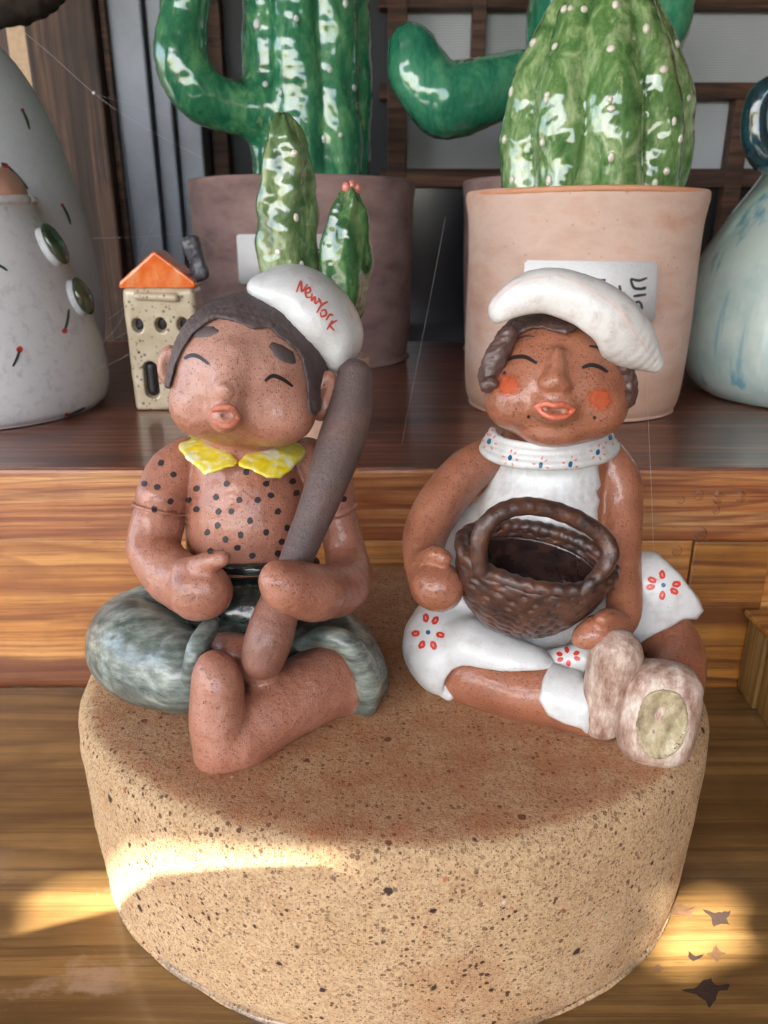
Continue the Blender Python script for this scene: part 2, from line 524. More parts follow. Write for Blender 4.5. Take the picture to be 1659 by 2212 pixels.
def m_wood(name, cd, cm, cl, grain=1.0, rough=.4, coat=.3, coat_rough=.2, ring=1.0, axis='x', milky=None, bump=.25, seed=0, foot_tone=None, lw=.75):
    t = NT(name)
    st = {'x': (.045, 1, 1), 'y': (1, .045, 1), 'z': (1, 1, .045)}[axis]
    co0 = t.map((1, 1, 1), loc=(seed * .37, seed * .21, seed * .13))
    co = t.map(st, co0)
    def sx_(k): return tuple(1 if v == 1 else k for v in st)
    bend = t.noise(9, 2, co=t.map(sx_(.5), co0))
    off = t.n('ShaderNodeVectorMath', operation='SCALE'); t.set(off.inputs[0], t.n('ShaderNodeCombineXYZ').outputs[0]); 
    cb = t.n('ShaderNodeCombineXYZ'); 
    for q_ in range(3): t.set(cb.inputs[q_], bend)
    t.set(off.inputs[0], cb.outputs[0]); off.inputs['Scale'].default_value = .012
    ad = t.n('ShaderNodeVectorMath', operation='ADD'); t.set(ad.inputs[0], co0); t.set(ad.inputs[1], off.outputs[0])
    cw_ = ad.outputs[0]
    tone = t.noise(60 * ring, 3, .6, co=t.map(sx_(.03), cw_))
    lines = t.noise(170 * ring, 3, .6, co=t.map(sx_(.012), cw_))
    line = t.ramp(lines, [(.38, 1.0), (.45, .4), (.50, 0.0)])
    line2 = t.ramp(t.noise(420 * ring, 2, .5, co=t.map(sx_(.010), cw_)), [(.36, .9), (.45, 0.0)])
    fib = t.noise(1500 * grain, 4, .7, co=t.map(sx_(.02), co0))
    pore = t.ramp(t.noise(2200, 1, .5, co=t.map(sx_(.05), co0)), [(.70, 0.0), (.76, .7)])
    f = t.math('ADD', t.math('MULTIPLY', tone, .75), t.math('MULTIPLY', fib, .35))
    col = t.ramp(f, [(.42, cl), (.56, cm), (.74, cd)])
    band = t.math('MAXIMUM', line, line2)
    col = t.mix(t.math('MULTIPLY', line, lw), col, cd)
    col = t.mix(t.math('MULTIPLY', line2, lw * .9), col, cd)
    grow = t.noise(16 * ring, 1.0, .4, co=t.map(sx_(.10), cw_))
    gr = t.ramp(t.math('FRACT', t.math('MULTIPLY', grow, 13.0)), [(0.0, .55), (.06, 0.0), (.62, .06), (.93, .75), (1.0, .55)])
    col = t.mix(t.math('MULTIPLY', gr, min(1.0, lw * 1.1)), col, cd)
    scr = t.ramp(t.noise(700, 2, .5, co=t.map(sx_(.006), co0)), [(.27, 1.0), (.31, 0.0)])
    col = t.mix(t.math('MULTIPLY', scr, .55), col, tuple(x * .45 for x in cd))
    kv = t.voro(11, co=t.map(sx_(.45), co0))
    knot = t.ramp(t.math('ADD', kv[0], t.math('MULTIPLY', t.noise(120, 3), .08)), [(.09, .85), (.15, .3), (.2, 0.0)])
    col = t.mix(knot, col, tuple(x * .5 for x in cd))
    col = t.mix(pore, col, tuple(x * .4 for x in cd))
    blot = t.noise(28, 3, co=co0)
    col = t.mix(t.ramp(blot, [(.45, 0.0), (.72, .55)]), col, cd)
    rg = rough
    if milky is not None:
        mk = t.noise(38, 5, .68, co=t.map((.8, 1.3, 1), co0))
        mask = t.ramp(mk, [(.53, 0.0), (.64, .38), (.75, .45)])
        sx = t.n('ShaderNodeSeparateXYZ'); t.set(sx.inputs[0], t.co)
        side = t.math('MULTIPLY', t.math('SUBTRACT', t.math('MULTIPLY', sx.outputs[0], -1.0), .075), 60, clamp=True)
        front = t.math('MULTIPLY', t.math('SUBTRACT', .245, sx.outputs[1]), 40, clamp=True)
        mask = t.math('MULTIPLY', t.math('MULTIPLY', mask, side), front)
        col = t.mix(mask, col, milky)
        rg = t.math('ADD', t.math('MULTIPLY', mask, .25), rough)
    if foot_tone is not None:  # darker tone below a noisy line near the foot of the board
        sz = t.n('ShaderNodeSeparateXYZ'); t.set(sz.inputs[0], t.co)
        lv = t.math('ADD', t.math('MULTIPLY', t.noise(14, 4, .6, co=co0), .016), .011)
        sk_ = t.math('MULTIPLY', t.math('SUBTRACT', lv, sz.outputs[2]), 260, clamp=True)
        col = t.mix(t.math('MULTIPLY', sk_, .8), col, foot_tone)
    nb = t.bump(t.math('SUBTRACT', fib, t.math('ADD', t.math('MULTIPLY', band, .6), pore)), bump, .05)
    return t.out(col, rg, nb, coat, coat_rough, coat_normal=t.bump(t.noise(60, 3, co=t.map(tuple(1 if v == 1 else .2 for v in st), co0)), .12, .2))
def m_plain(name, c, rough=.5, coat=0.0, var=.25, scale=200, bump=.1, metallic=0.0):
    t = NT(name)
    n = t.noise(scale, 4, .6)
    col = t.mix(t.ramp(n, [(.35, 0.0), (.75, 1.0)]), c, tuple(x * (1 - var) for x in c))
    return t.out(col, rough, t.bump(t.noise(scale * 4, 3), bump, .04), coat, .1, Metallic=metallic)

MAT = {}
MAT['stone'] = None
t = NT('sandy stoneware')
b1 = t.noise(30, 5, .65); f1 = t.noise(900, 5, .75)
col = t.ramp(b1, [(.32, srgb(198, 164, 122)), (.5, srgb(208, 178, 138)), (.68, srgb(190, 152, 112))])
col = t.mix(t.ramp(f1, [(.36, .7), (.56, 0.0)]), col, srgb(150, 112, 76))
col = t.mix(t.ramp(t.noise(1500, 3, .7), [(.6, 0.0), (.72, .5)]), col, srgb(226, 204, 170))
sp0 = speckle(t, 1700, .66); sp1 = speckle(t, 600, .52); sp2 = speckle(t, 160, .25)
col = t.mix(t.math('MULTIPLY', sp0, .75), col, srgb(112, 70, 46))
dens = t.ramp(t.noise(60, 3), [(.35, .35), (.65, 1.0)])
col = t.mix(t.math('MULTIPLY', sp1, dens), col, srgb(84, 52, 40))
col = t.mix(t.math('MULTIPLY', sp2, .95), col, srgb(50, 38, 38))
sx = t.n('ShaderNodeSeparateXYZ'); t.set(sx.inputs[0], t.co)
topm = t.math('MULTIPLY', t.math('SUBTRACT', sx.outputs[2], .0735), 900, clamp=True)
rust = t.math('MULTIPLY', topm, t.ramp(t.noise(75, 7, .75), [(.38, .32), (.64, .74)]))
col = t.mix(rust, col, srgb(158, 92, 54))
ora = speckle(t, 200, .20, co=t.map((1, 1, 1), loc=(.3, .2, .7)))
col = t.mix(t.math('MULTIPLY', ora, .7), col, srgb(178, 92, 50))
whi = speckle(t, 90, .10, co=t.map((1, 1, 1), loc=(.9, .1, .37)))
col = t.mix(whi, col, srgb(215, 210, 200))
hh = t.math('SUBTRACT', t.math('ADD', t.noise(700, 7, .78), t.math('MULTIPLY', t.noise(160, 4, .6), .8)), t.math('MULTIPLY', t.math('ADD', sp1, sp2), .5))
MAT['stone'] = t.out(col, .8, t.bump(hh, .8, .12), spec=.3)

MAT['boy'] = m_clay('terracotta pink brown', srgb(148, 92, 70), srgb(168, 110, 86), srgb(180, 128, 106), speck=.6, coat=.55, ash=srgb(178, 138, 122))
MAT['girl'] = m_clay('terracotta orange brown', srgb(136, 82, 58), srgb(158, 98, 70), srgb(170, 112, 84), speck=.75, coat=.65)
MAT['lip'] = m_clay('orange lip slip', srgb(172, 92, 66), srgb(184, 104, 78), srgb(192, 122, 96), speck=.5)
MAT['lip2'] = m_clay('red orange lip glaze', srgb(184, 76, 50), srgb(198, 90, 60), srgb(202, 112, 84), gloss=.3, coat=.6, speck=.2)
MAT['mouth'] = m_clay('pale clay', srgb(170, 125, 100), srgb(185, 140, 116), srgb(190, 150, 126), speck=.3)
MAT['hair'] = m_clay('dark umber slip', srgb(70, 60, 60), srgb(84, 73, 72), srgb(96, 82, 80), gloss=.55, coat=.0, speck=.3, bump=.5)
MAT['hair2'] = m_clay('glossy umber slip', srgb(70, 50, 46), srgb(82, 58, 52), srgb(95, 70, 62), gloss=.36, coat=.4, speck=.3, bump=.5)
MAT['bat'] = m_clay('grey brown slip', srgb(80, 68, 68), srgb(92, 76, 74), srgb(112, 84, 72), gloss=.5, coat=.05, speck=.4)
MAT['bat2'] = m_clay('brown slip', srgb(120, 78, 62), srgb(138, 92, 74), srgb(150, 104, 86), gloss=.38, coat=.3, speck=.45)
MAT['white'] = m_white('white glaze', c=(.60, .61, .60), dirt=(.34, .27, .22), dirtamt=.5)
MAT['white2'] = m_white('white slip', c=(.62, .635, .62), dirt=(.36, .28, .22), dirtamt=.45, speck=.4)
MAT['beret'] = m_white('white matt glaze', c=(.64, .63, .60), dirt=(.34, .24, .18), dirtamt=.6, speck=.35)
MAT['jar'] = m_white('brushed white slip', c=(.66, .67, .68), dirt=(.34, .30, .29), dirtamt=.55, speck=.45, streak=(60, 60, 420), gloss=.5, coat=.15)
MAT['jar2'] = m_white('brushed bluish slip', c=(.58, .62, .65), dirt=(.42, .44, .46), dirtamt=.4, speck=.45, gloss=.55, coat=.1)
t = NT('yellow glaze')
n = t.noise(150, 6, .7, co=t.map((1, 1, .5)))
MAT['yellow'] = t.out(t.ramp(n, [(.40, srgb(224, 200, 24)), (.5, srgb(222, 208, 80)), (.58, srgb(216, 214, 176))]), .35, t.bump(t.noise(400, 4), .4, .05), .4, .15)
t = NT('grey green glaze')
co = t.map((.35, 1, 1.6), rotz=(0, R(15), 0))
n = t.noise(170, 6, .72, co=co); n2 = t.noise(40, 3)
col = t.ramp(n, [(.32, srgb(50, 60, 56)), (.46, srgb(98, 108, 100)), (.58, srgb(138, 148, 138)), (.75, srgb(176, 184, 174))])
col = t.mix(t.ramp(n2, [(.40, .5), (.55, 0.0)]), col, srgb(44, 52, 50))
MAT['pants'] = t.out(col, .36, t.bump(n, .4, .06), .5, .15)
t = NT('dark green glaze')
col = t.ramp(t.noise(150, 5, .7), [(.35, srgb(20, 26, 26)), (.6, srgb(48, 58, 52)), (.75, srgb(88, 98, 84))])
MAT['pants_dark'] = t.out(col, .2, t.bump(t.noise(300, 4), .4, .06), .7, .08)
t = NT('worn white over brown')
co = t.map((1, 1, .35))
n = t.noise(200, 7, .75, co=co)
col = t.ramp(n, [(.36, srgb(128, 92, 78)), (.5, srgb(176, 150, 134)), (.64, srgb(212, 200, 186))])
MAT['shoe'] = t.out(col, .5, t.bump(t.noise(900, 5, .7, co=co), .5, .07), .1, .3)
t = NT('olive worn sole')
n = t.noise(160, 7, .75, co=t.map((1, 1, .6)))
col = t.ramp(n, [(.34, srgb(112, 92, 74)), (.5, srgb(160, 146, 112)), (.66, srgb(196, 186, 158))])
MAT['sole'] = t.out(col, .55, t.bump(t.noise(900, 5, .7), .5, .07), .1, .3)
t = NT('woven brown clay')
n = t.noise(130, 5, .7)
col = t.ramp(n, [(.34, srgb(42, 29, 26)), (.5, srgb(72, 48, 40)), (.68, srgb(100, 62, 42))])
MAT['basket'] = t.out(col, .34, t.bump(t.noise(500, 5, .65), .5, .1), .35, .2)
t = NT('dark basket inside')
MAT['basket_in'] = t.out(t.ramp(t.noise(130, 5), [(.4, srgb(30, 24, 24)), (.65, srgb(66, 44, 38))]), .25, t.bump(t.noise(300, 4), .5, .1), .6, .1)
MAT['green1'] = m_glaze('saguaro green glaze', srgb(22, 84, 62), srgb(48, 124, 88), srgb(104, 164, 112), scale=60, pale=srgb(150, 176, 120))
MAT['green2'] = m_glaze('blue green glaze', srgb(28, 104, 84), srgb(54, 136, 104), srgb(88, 160, 122), scale=60)
MAT['green3'] = m_glaze('grass green glaze', srgb(50, 88, 48), srgb(96, 134, 76), srgb(164, 184, 134), scale=95, pale=srgb(190, 200, 150), rough=.15)
MAT['green4'] = m_glaze('olive green glaze', srgb(46, 74, 44), srgb(84, 112, 70), srgb(134, 152, 104), scale=90, pale=srgb(150, 160, 110))
MAT['green5'] = m_glaze('dark green glaze leaf', srgb(26, 66, 36), srgb(50, 94, 52), srgb(104, 136, 84), scale=90, pale=srgb(150, 165, 110))
MAT['nub'] = m_white('cream nub glaze', c=(.70, .66, .56), dirt=(.45, .22, .14), dirtamt=.6)
MAT['nubw'] = m_white('white nub glaze', c=(.62, .68, .66), dirtamt=.1)
MAT['pink'] = m_plain('pink flower glaze', srgb(206, 128, 112), .3, .4, .4, 300)
def m_pot(name, c1, c2, c3, low=None):
    t = NT(name)
    n = t.noise(22, 5, .6, co=t.map((1, 1, 2.2)))
    col = t.ramp(n, [(.32, c1), (.52, c2), (.7, c3)])
    sp = speckle(t, 300, .25)
    col = t.mix(t.math('MULTIPLY', sp, .35), col, tuple(x * .4 for x in c1))
    if low:
        sx = t.n('ShaderNodeSeparateXYZ'); t.set(sx.inputs[0], t.co)
        lm = t.math('MULTIPLY', t.math('SUBTRACT', t.math('ADD', t.math('MULTIPLY', t.noise(30, 2), .02), .022), sx.outputs[2]), 120, clamp=True)
        col = t.mix(t.math('MULTIPLY', lm, .5), col, low)
    return t.out(col, .75, t.bump(t.noise(260, 5, .65), .35, .08), spec=.3)
MAT['peach'] = m_pot('peach bisque', srgb(192, 158, 140), srgb(206, 178, 162), srgb(196, 154, 132), srgb(172, 130, 102))
MAT['mauve'] = m_pot('mauve brown bisque', srgb(116, 94, 92), srgb(146, 120, 116), srgb(162, 136, 128))
MAT['rim'] = m_pot('orange bisque rim', srgb(200, 140, 104), srgb(206, 150, 116), srgb(200, 132, 94))
MAT['plate'] = m_white('white label slip', c=(.84, .85, .85), dirtamt=.1, speck=.1)
MAT['ink'] = m_plain('black ink', srgb(38, 38, 40), .5)
MAT['line'] = m_plain('dark eye slip', srgb(34, 26, 26), .45)
MAT['dot'] = m_plain('black slip dot', srgb(42, 32, 34), .5, 0, .2)
MAT['red'] = m_plain('red paint', srgb(206, 58, 44), .4, .2, .3, 600)
MAT['redpale'] = m_plain('pale red paint', srgb(226, 150, 136), .45, .2, .3, 600)
MAT['redink'] = m_plain('brick red ink', srgb(206, 84, 70), .5, 0, .3, 900)
MAT['blue'] = m_plain('blue paint', srgb(22, 92, 128), .4, .2)
MAT['cheek'] = m_plain('orange blush', srgb(198, 88, 50), .3, .5, .5, 420)
t = NT('orange blush')
fa = t.n('ShaderNodeAttribute', attribute_name='fade').outputs['Fac']
al = t.ramp(t.math('ADD', fa, t.math('MULTIPLY', t.math('SUBTRACT', t.noise(700, 4, .7), .5), .8)), [(.2, 0.0), (1.2, .72)])
MAT['cheek'] = t.out(t.mix(t.noise(500, 3), srgb(206, 86, 46), srgb(190, 96, 60)), .3, t.bump(t.noise(900, 4), .3, .05), .5, .2, Alpha=al)
MAT['greenink'] = m_plain('green ink', srgb(44, 62, 50), .5)
MAT['stripe'] = m_plain('pink wash', srgb(222, 202, 194), .5)
MAT['button'] = m_glaze('green button glaze', srgb(30, 42, 30), srgb(54, 70, 48), srgb(92, 70, 60), scale=110, coat=.5)
t = NT('speckled cream stoneware')
sp = speckle(t, 500, .55); sq = speckle(t, 260, .3)
c = t.ramp(t.noise(60, 4), [(.35, srgb(180, 164, 134)), (.65, srgb(202, 190, 164))])
c = t.mix(t.math('MULTIPLY', sp, .8), c, srgb(96, 76, 54)); c = t.mix(sq, c, srgb(60, 48, 40))
MAT['cream'] = t.out(c, .3, t.bump(t.noise(150, 4), .2, .08), .6, .1)
MAT['orange'] = m_glaze('orange roof glaze', srgb(206, 84, 24), srgb(222, 112, 48), srgb(226, 150, 96), scale=60, coat=.5, bump=.2)
MAT['black'] = m_plain('dark recess glaze', srgb(22, 19, 19), .5, .1)
MAT['chimney'] = m_plain('grey lead glaze', srgb(84, 84, 90), .45, .2, .6, 350, .5)
def m_vase():
    t = NT('celadon glaze')
    n = t.noise(25, 4, .6)
    col = t.ramp(n, [(.35, srgb(156, 180, 176)), (.6, srgb(188, 204, 196))])
    s = t.noise(1, 3, .6, co=t.map((70, 70, 5)))
    col = t.mix(t.ramp(s, [(.56, 0.0), (.66, .75)]), col, srgb(84, 150, 168))
    col = t.mix(t.ramp(t.noise(1, 3, .6, co=t.map((90, 90, 8), loc=(3, 2, 1))), [(.6, 0.0), (.7, .6)]), col, srgb(205, 215, 205))
    return t.out(col, .2, t.bump(t.noise(30, 3), .3, .3), 1.0, .04)
MAT['vase'] = m_vase()
MAT['teal'] = m_glaze('dark teal glaze', srgb(12, 34, 42), srgb(20, 52, 62), srgb(30, 70, 80), scale=60)
MAT['wood_front'] = m_wood('varnished orange board', srgb(112, 58, 30), srgb(172, 108, 58), srgb(208, 158, 102), ring=1.6, seed=1)
MAT['wood_riser'] = m_wood('varnished amber board', srgb(120, 66, 28), srgb(178, 118, 58), srgb(200, 146, 84), ring=1.3, seed=2, lw=.6, foot_tone=srgb(84, 36, 20))
MAT['wood_riser2'] = m_wood('varnished amber block', srgb(92, 48, 16), srgb(168, 112, 46), srgb(196, 142, 70), ring=.8, seed=5, coat=.6)
MAT['wood_shelf'] = m_wood('wet dark shelf board', srgb(66, 30, 20), srgb(126, 70, 46), srgb(158, 96, 66), ring=1.6, seed=3, rough=.35, coat=.55, coat_rough=.14)
MAT['wood_floor'] = m_wood('varnished honey board', srgb(80, 56, 28), srgb(126, 96, 54), srgb(146, 114, 68), ring=1.0, lw=.62, seed=4, rough=.38, coat=.5, coat_rough=.16, milky=srgb(176, 150, 132))
MAT['wood_rail'] = m_wood('pale side rail', srgb(110, 80, 38), srgb(160, 126, 72), srgb(186, 154, 98), axis='z', ring=1.2, seed=6)
MAT['wood_post'] = m_wood('weathered dark post', srgb(46, 34, 28), srgb(92, 68, 54), srgb(124, 96, 76), axis='z', ring=.8, seed=7, rough=.7, coat=0.0)
MAT['wood_beige'] = m_plain('beige painted strip', srgb(196, 168, 136), .6)
MAT['wood_muntin'] = m_wood('brown window bar', srgb(52, 34, 26), srgb(98, 66, 50), srgb(130, 92, 70), axis='x', seed=8, rough=.6, coat=0.0)
MAT['wood_dark'] = m_plain('dark plum board', srgb(74, 54, 52), .6, 0, .4, 60)
MAT['metal'] = m_plain('grey aluminium', srgb(122, 128, 138), .45, 0, .2, 30, .05, .35)
MAT['glass_dark'] = m_plain('dark window glass', srgb(20, 24, 32), .2, .3, .3, 20, .02)
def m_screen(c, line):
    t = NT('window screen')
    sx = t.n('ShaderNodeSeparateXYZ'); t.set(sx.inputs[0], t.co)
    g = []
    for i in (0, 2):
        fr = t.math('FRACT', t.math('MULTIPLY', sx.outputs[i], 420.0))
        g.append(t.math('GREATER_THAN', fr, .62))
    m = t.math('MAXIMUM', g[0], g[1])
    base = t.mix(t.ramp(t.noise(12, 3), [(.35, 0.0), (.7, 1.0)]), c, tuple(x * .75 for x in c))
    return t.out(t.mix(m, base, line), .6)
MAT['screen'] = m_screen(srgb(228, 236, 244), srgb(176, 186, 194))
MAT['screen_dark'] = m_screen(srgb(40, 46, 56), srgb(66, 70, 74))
MAT['web'] = m_plain('cobweb silk', (.5, .5, .5), .5, 0, .1)
t = NT('clear glue'); MAT['glue'] = t.out((.9, .88, .82), .06, None, None, Transmission_Weight=.95, IOR=1.45)
t = NT('water'); MAT['water'] = t.out((1, 1, 1), .0, None, None, Transmission_Weight=1.0, IOR=1.2)
MAT['chip'] = m_plain('bare dark wood', srgb(52, 36, 28), .7, 0, .4, 300, .4)
MAT['chip2'] = m_plain('lifted varnish', srgb(104, 78, 54), .5, 0, .4, 300, .4)
MAT['bark'] = m_plain('dark bark', srgb(44, 34, 26), .9, 0, .6, 120, 1.0)
MAT['ground'] = m_plain('pale yard concrete', (.20, .19, .17), .85, 0, .2, 3)
MAT['low_block'] = m_plain('dark sky blocker', (.045, .06, .03), .9, 0, .5, 8)  # for the added blocker of the low sky
MAT['roof'] = m_plain('brown eave board', srgb(96, 74, 58), .8)

PT = 7.5          # top of the stone drum
SH = 12.15        # top of the upper shelf
FY = 35.5         # front face of the shelf

# ================================================================== the setting
floor_o = box('bench_floor', (-70, -6, -2.5), (60, FY - .1, 0), MAT['wood_floor'], base=(0, 0, 0), bev=0)
props(floor_o, kind='structure')
sh = thing('shelf', (0, FY, 0), kind='structure')
box('front_board', (-70, FY, SH - 3.75), (60, FY + 3.0, SH), MAT['wood_front'], sh, bev=.18)
box('top_board', (-70, FY + 3.02, SH - 2.2), (60, 82, SH - .02), MAT['wood_shelf'], sh, bev=.05)
box('top_board', (-70, FY + .25, SH - .02 + .004), (60, FY + 3.02, SH + .03), MAT['wood_shelf'], sh, bev=.02)
xj = at(1483, 1300, FY)[0]; xe = at(1648, 1300, FY)[0]
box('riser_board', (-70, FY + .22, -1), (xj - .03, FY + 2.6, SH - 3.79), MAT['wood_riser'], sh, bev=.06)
box('riser_block', (xj + .03, FY + .12, -1), (xe, FY + 2.6, SH - 3.8), MAT['wood_riser2'], sh, bev=.1)
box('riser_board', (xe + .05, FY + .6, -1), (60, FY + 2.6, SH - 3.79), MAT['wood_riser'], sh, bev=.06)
rail = thing('side_rail', (20, 30, 0), 'low pale wooden side rail with vertical ribs at the right edge', 'rail')
for i in range(26):
    y0 = 8 + i * 1.06
    box('slat', (18.8 + .08 * (i % 3), y0, 0), (20, y0 + .98, 4.4), MAT['wood_rail'], rail, bev=.12)
box('cap_board', (18.5, 8, 4.4), (26, FY - .15, 4.75), MAT['wood_riser2'], rail, bev=.12)

# varnish chips, worn away in star shapes on the floor board
def chip(pts, mat, z=.004):
    jag = []
    for (a, b), (a2, b2) in zip(pts, pts[1:] + pts[:1]):
        for f_ in (0, .34, .67): jag.append((a + (a2 - a) * f_ + random.uniform(-2.2, 2.2), b + (b2 - b) * f_ + random.uniform(-1.4, 1.4)))
    P = [at_z(a, b, z) for a, b in jag]
    c = np.mean(P, 0)
    V = [c] + P
    mesh_obj('varnish_chip', V, [[0, i + 1, (i + 1) % len(P) + 1] for i in range(len(P))], mat, floor_o, smooth=False)
chip([(1518, 1965), (1545, 1972), (1560, 1970), (1578, 1967), (1571, 1985), (1577, 1998), (1556, 1996), (1541, 2002), (1536, 1984)], MAT['chip'])
chip([(1430, 1962), (1470, 1952), (1492, 1962), (1512, 1955), (1496, 1972), (1503, 1984), (1470, 1976), (1445, 1976)], MAT['chip2'])
chip([(1486, 2054), (1504, 2066), (1520, 2062), (1506, 2073), (1498, 2078), (1490, 2070)], MAT['chip'])
chip([(1526, 2062), (1540, 2052), (1547, 2040), (1553, 2052), (1570, 2060), (1556, 2066), (1548, 2078), (1540, 2068)], MAT['chip2'])
chip([(1470, 2137), (1500, 2136), (1516, 2118), (1536, 2112), (1545, 2128), (1576, 2126), (1572, 2138), (1550, 2142), (1546, 2160), (1534, 2178), (1524, 2160), (1504, 2150)], MAT['chip'])
chip([(1406, 2090), (1424, 2082), (1434, 2092), (1424, 2100), (1410, 2098)], MAT['chip2'])

# the yard the daylight comes from, the eave over the shelf, the wall behind it
g = mesh_obj('ground', [(-1500, -1500, -70), (1500, -1500, -70), (1500, 1500, -70), (-1500, 1500, -70)], [[0, 1, 2, 3]], MAT['ground'], base=(0, 0, -70), smooth=False)
props(g, kind='structure')

# ================================================================== stone drum
DRC = np.array([0.15, 25.55, 0.0]); DYAW = R(-7)
prof = [(.0001, 0), (.5, 0), (.94, 0), (.965, .12), (.978, .45), (.985, 1.2), (.99, 2.2), (.996, 3.6), (1.0, 5.0), (1.0, 6.0), (.998, 6.7), (.99, 7.02), (.976, 7.25), (.955, 7.4), (.925, 7.475), (.87, 7.5), (.6, 7.5), (.3, 7.5), (.0001, 7.5)]
prof = smooth_prof(prof, 3)
prof = [(max(r, .0001), min(max(z, 0), 7.5)) for r, z in prof]
V, F = lathe(prof, (0, 0, 0), 160)
V = np.array(V)
n = V.copy(); n[:, 2] = (V[:, 2] - 4) * .12; n /= np.linalg.norm(n, axis=1, keepdims=True) + 1e-9
V[:, 0] *= 11.6; V[:, 1] *= 9.55
side = np.clip((np.hypot(V[:, 0] / 11.6, V[:, 1] / 9.55) - .88) * 12, 0, 1)
V[:, :2] += (n[:, :2] * (lumps(V, .09, .5, 3) + lumps(V, .03, 3.5, 9) + lumps(V, .02, 9, 19) )[:, None]) * side[:, None]
V[:, 2] += (lumps(V, .03, 2.5, 5) + lumps(V, .025, 7, 15)) * (V[:, 2] > 6.9) * side
c, s = math.cos(DYAW), math.sin(DYAW)
V = np.stack([c * V[:, 0] - s * V[:, 1], s * V[:, 0] + c * V[:, 1], V[:, 2]], 1) + DRC
drum = mesh_obj('stoneware_plinth', V, F, MAT['stone'], base=DRC)
props(drum, 'round sandy stoneware drum with dark specks that both figurines sit on', 'plinth')
gp = thing('glue_bead', (DRC[0], DRC[1], 0), 'thin clear bead of glue round the foot of the stoneware drum', 'glue')
P = []
for i in range(141):
    a = 2 * math.pi * i / 140
    x, y = 11.15 * math.cos(a), 9.17 * math.sin(a)
    k = 1 + .008 * math.sin(9 * a) + .006 * math.sin(17 * a + 1)
    P.append((DRC[0] + (c * x - s * y) * k, DRC[1] + (s * x + c * y) * k, .06))
V, F = tube(P, [.16 + .05 * math.sin(i * .9) for i in range(141)], 8)
mesh_obj('bead', V, F, MAT['glue'], gp)

# ================================================================== boy with the bat
boy = thing('boy_figurine', (at_z(520, 1480, PT)[0], 23.5, PT), 'seated clay boy in white cap, spotted shirt and yellow collar, holding a bat', 'figurine')
headB = E(532, 815, 25.2, 152, 150, 2.35, 12)
skullB = E(560, 775, 26.0, 140, 125, 2.2, 12)
cheekL = E(432, 880, 24.1, 62, 60, 1.0)
cheekR = E(610, 900, 24.1, 70, 58, 1.0)
head_set = [(headB, 0), (skullB, .6), (cheekL, .7), (cheekR, .7)]
U = lambda e, k: ('+', e, k)
ops = [U(p, k) for p, k in head_set]
# nose
ops += chain([(508, 765, 23.3, 14), (497, 815, 23.0, 20), (489, 842, 22.72, 24)], .6)
ops += [U(E(468, 848, 22.95, 15, 12, .25), .3), U(E(508, 852, 22.95, 15, 12, .25), .2)]
# eye sockets pressed in a little
ops += [('-', E(428, 800, 22.3, 40, 20, .25, 10), .4), ('-', E(600, 842, 22.45, 42, 20, .25, 14), .4)]
# mouth mound
ops += [U(E(484, 902, 22.75, 34, 34, .45), .4), ('-', E(488, 900, 22.2, 15, 9, .3, 8), .12)]
# ears
ops += [U(E(366, 790, 24.8, 27, 46, .42, 8), .2), ('-', E(362, 792, 24.35, 12, 28, .25, 8), .2)]
ops += [U(E(700, 856, 25.0, 28, 56, .45, 14), .2), ('-', E(704, 856, 24.5, 12, 36, .28, 14), .2)]
# neck and trunk
ops += chain([(530, 940, 25.9, 75), (532, 1000, 26.2, 105)], .5)
ops += chain([(537, 1010, 26.2, 116), (541, 1100, 25.7, 134), (541, 1185, 25.5, 134)], .6)
# sleeve and arm, viewer's left
ops += chain([(404, 985, 26.0, 42), (374, 1020, 25.6, 54), (352, 1072, 25.1, 57)], .1)
ops += chain([(341, 1128, 24.85, 56), (334, 1190, 24.3, 57), (372, 1242, 23.3, 60), (425, 1275, 22.2, 62)], .03)
ops += [U(E(440, 1277, 21.9, 62, 62, .75, -10), .3)]
ops += chain([(405, 1232, 22.2, 30), (450, 1216, 21.8, 23), (482, 1206, 21.6, 17)], .2)
# sleeve and arm, viewer's right
ops += chain([(665, 990, 26.1, 46), (700, 1030, 25.9, 54), (718, 1078, 25.7, 50)], .13)
ops += chain([(728, 1120, 25.7, 44), (748, 1200, 25.2, 46), (748, 1262, 23.9, 56), (690, 1280, 22.2, 62), (630, 1268, 21.2, 60), (606, 1254, 20.9, 46)], .05)
# rolled hem at the end of each sleeve
for (pa, pb, hr) in ((at(352, 1072, 25.1), at(341, 1128, 24.85), pr(57, at(346, 1100, 25.0))), (at(718, 1078, 25.7), at(728, 1120, 25.7), pr(48, at(722, 1098, 25.7)))):
    ax_ = (pb - pa) / np.linalg.norm(pb - pa); e1 = np.cross(ax_, (0, 1, 0)); e1 /= np.linalg.norm(e1); e2 = np.cross(ax_, e1); mc = (pa + pb) / 2
    rg = [mc + hr * 1.0 * (math.cos(2 * math.pi * i / 32) * e1 + math.sin(2 * math.pi * i / 32) * e2) for i in range(33)]
    ops += [('+', Chain([rc(p, .065, q, .065) for p, q in zip(rg[:-1], rg[1:])]), .05)]
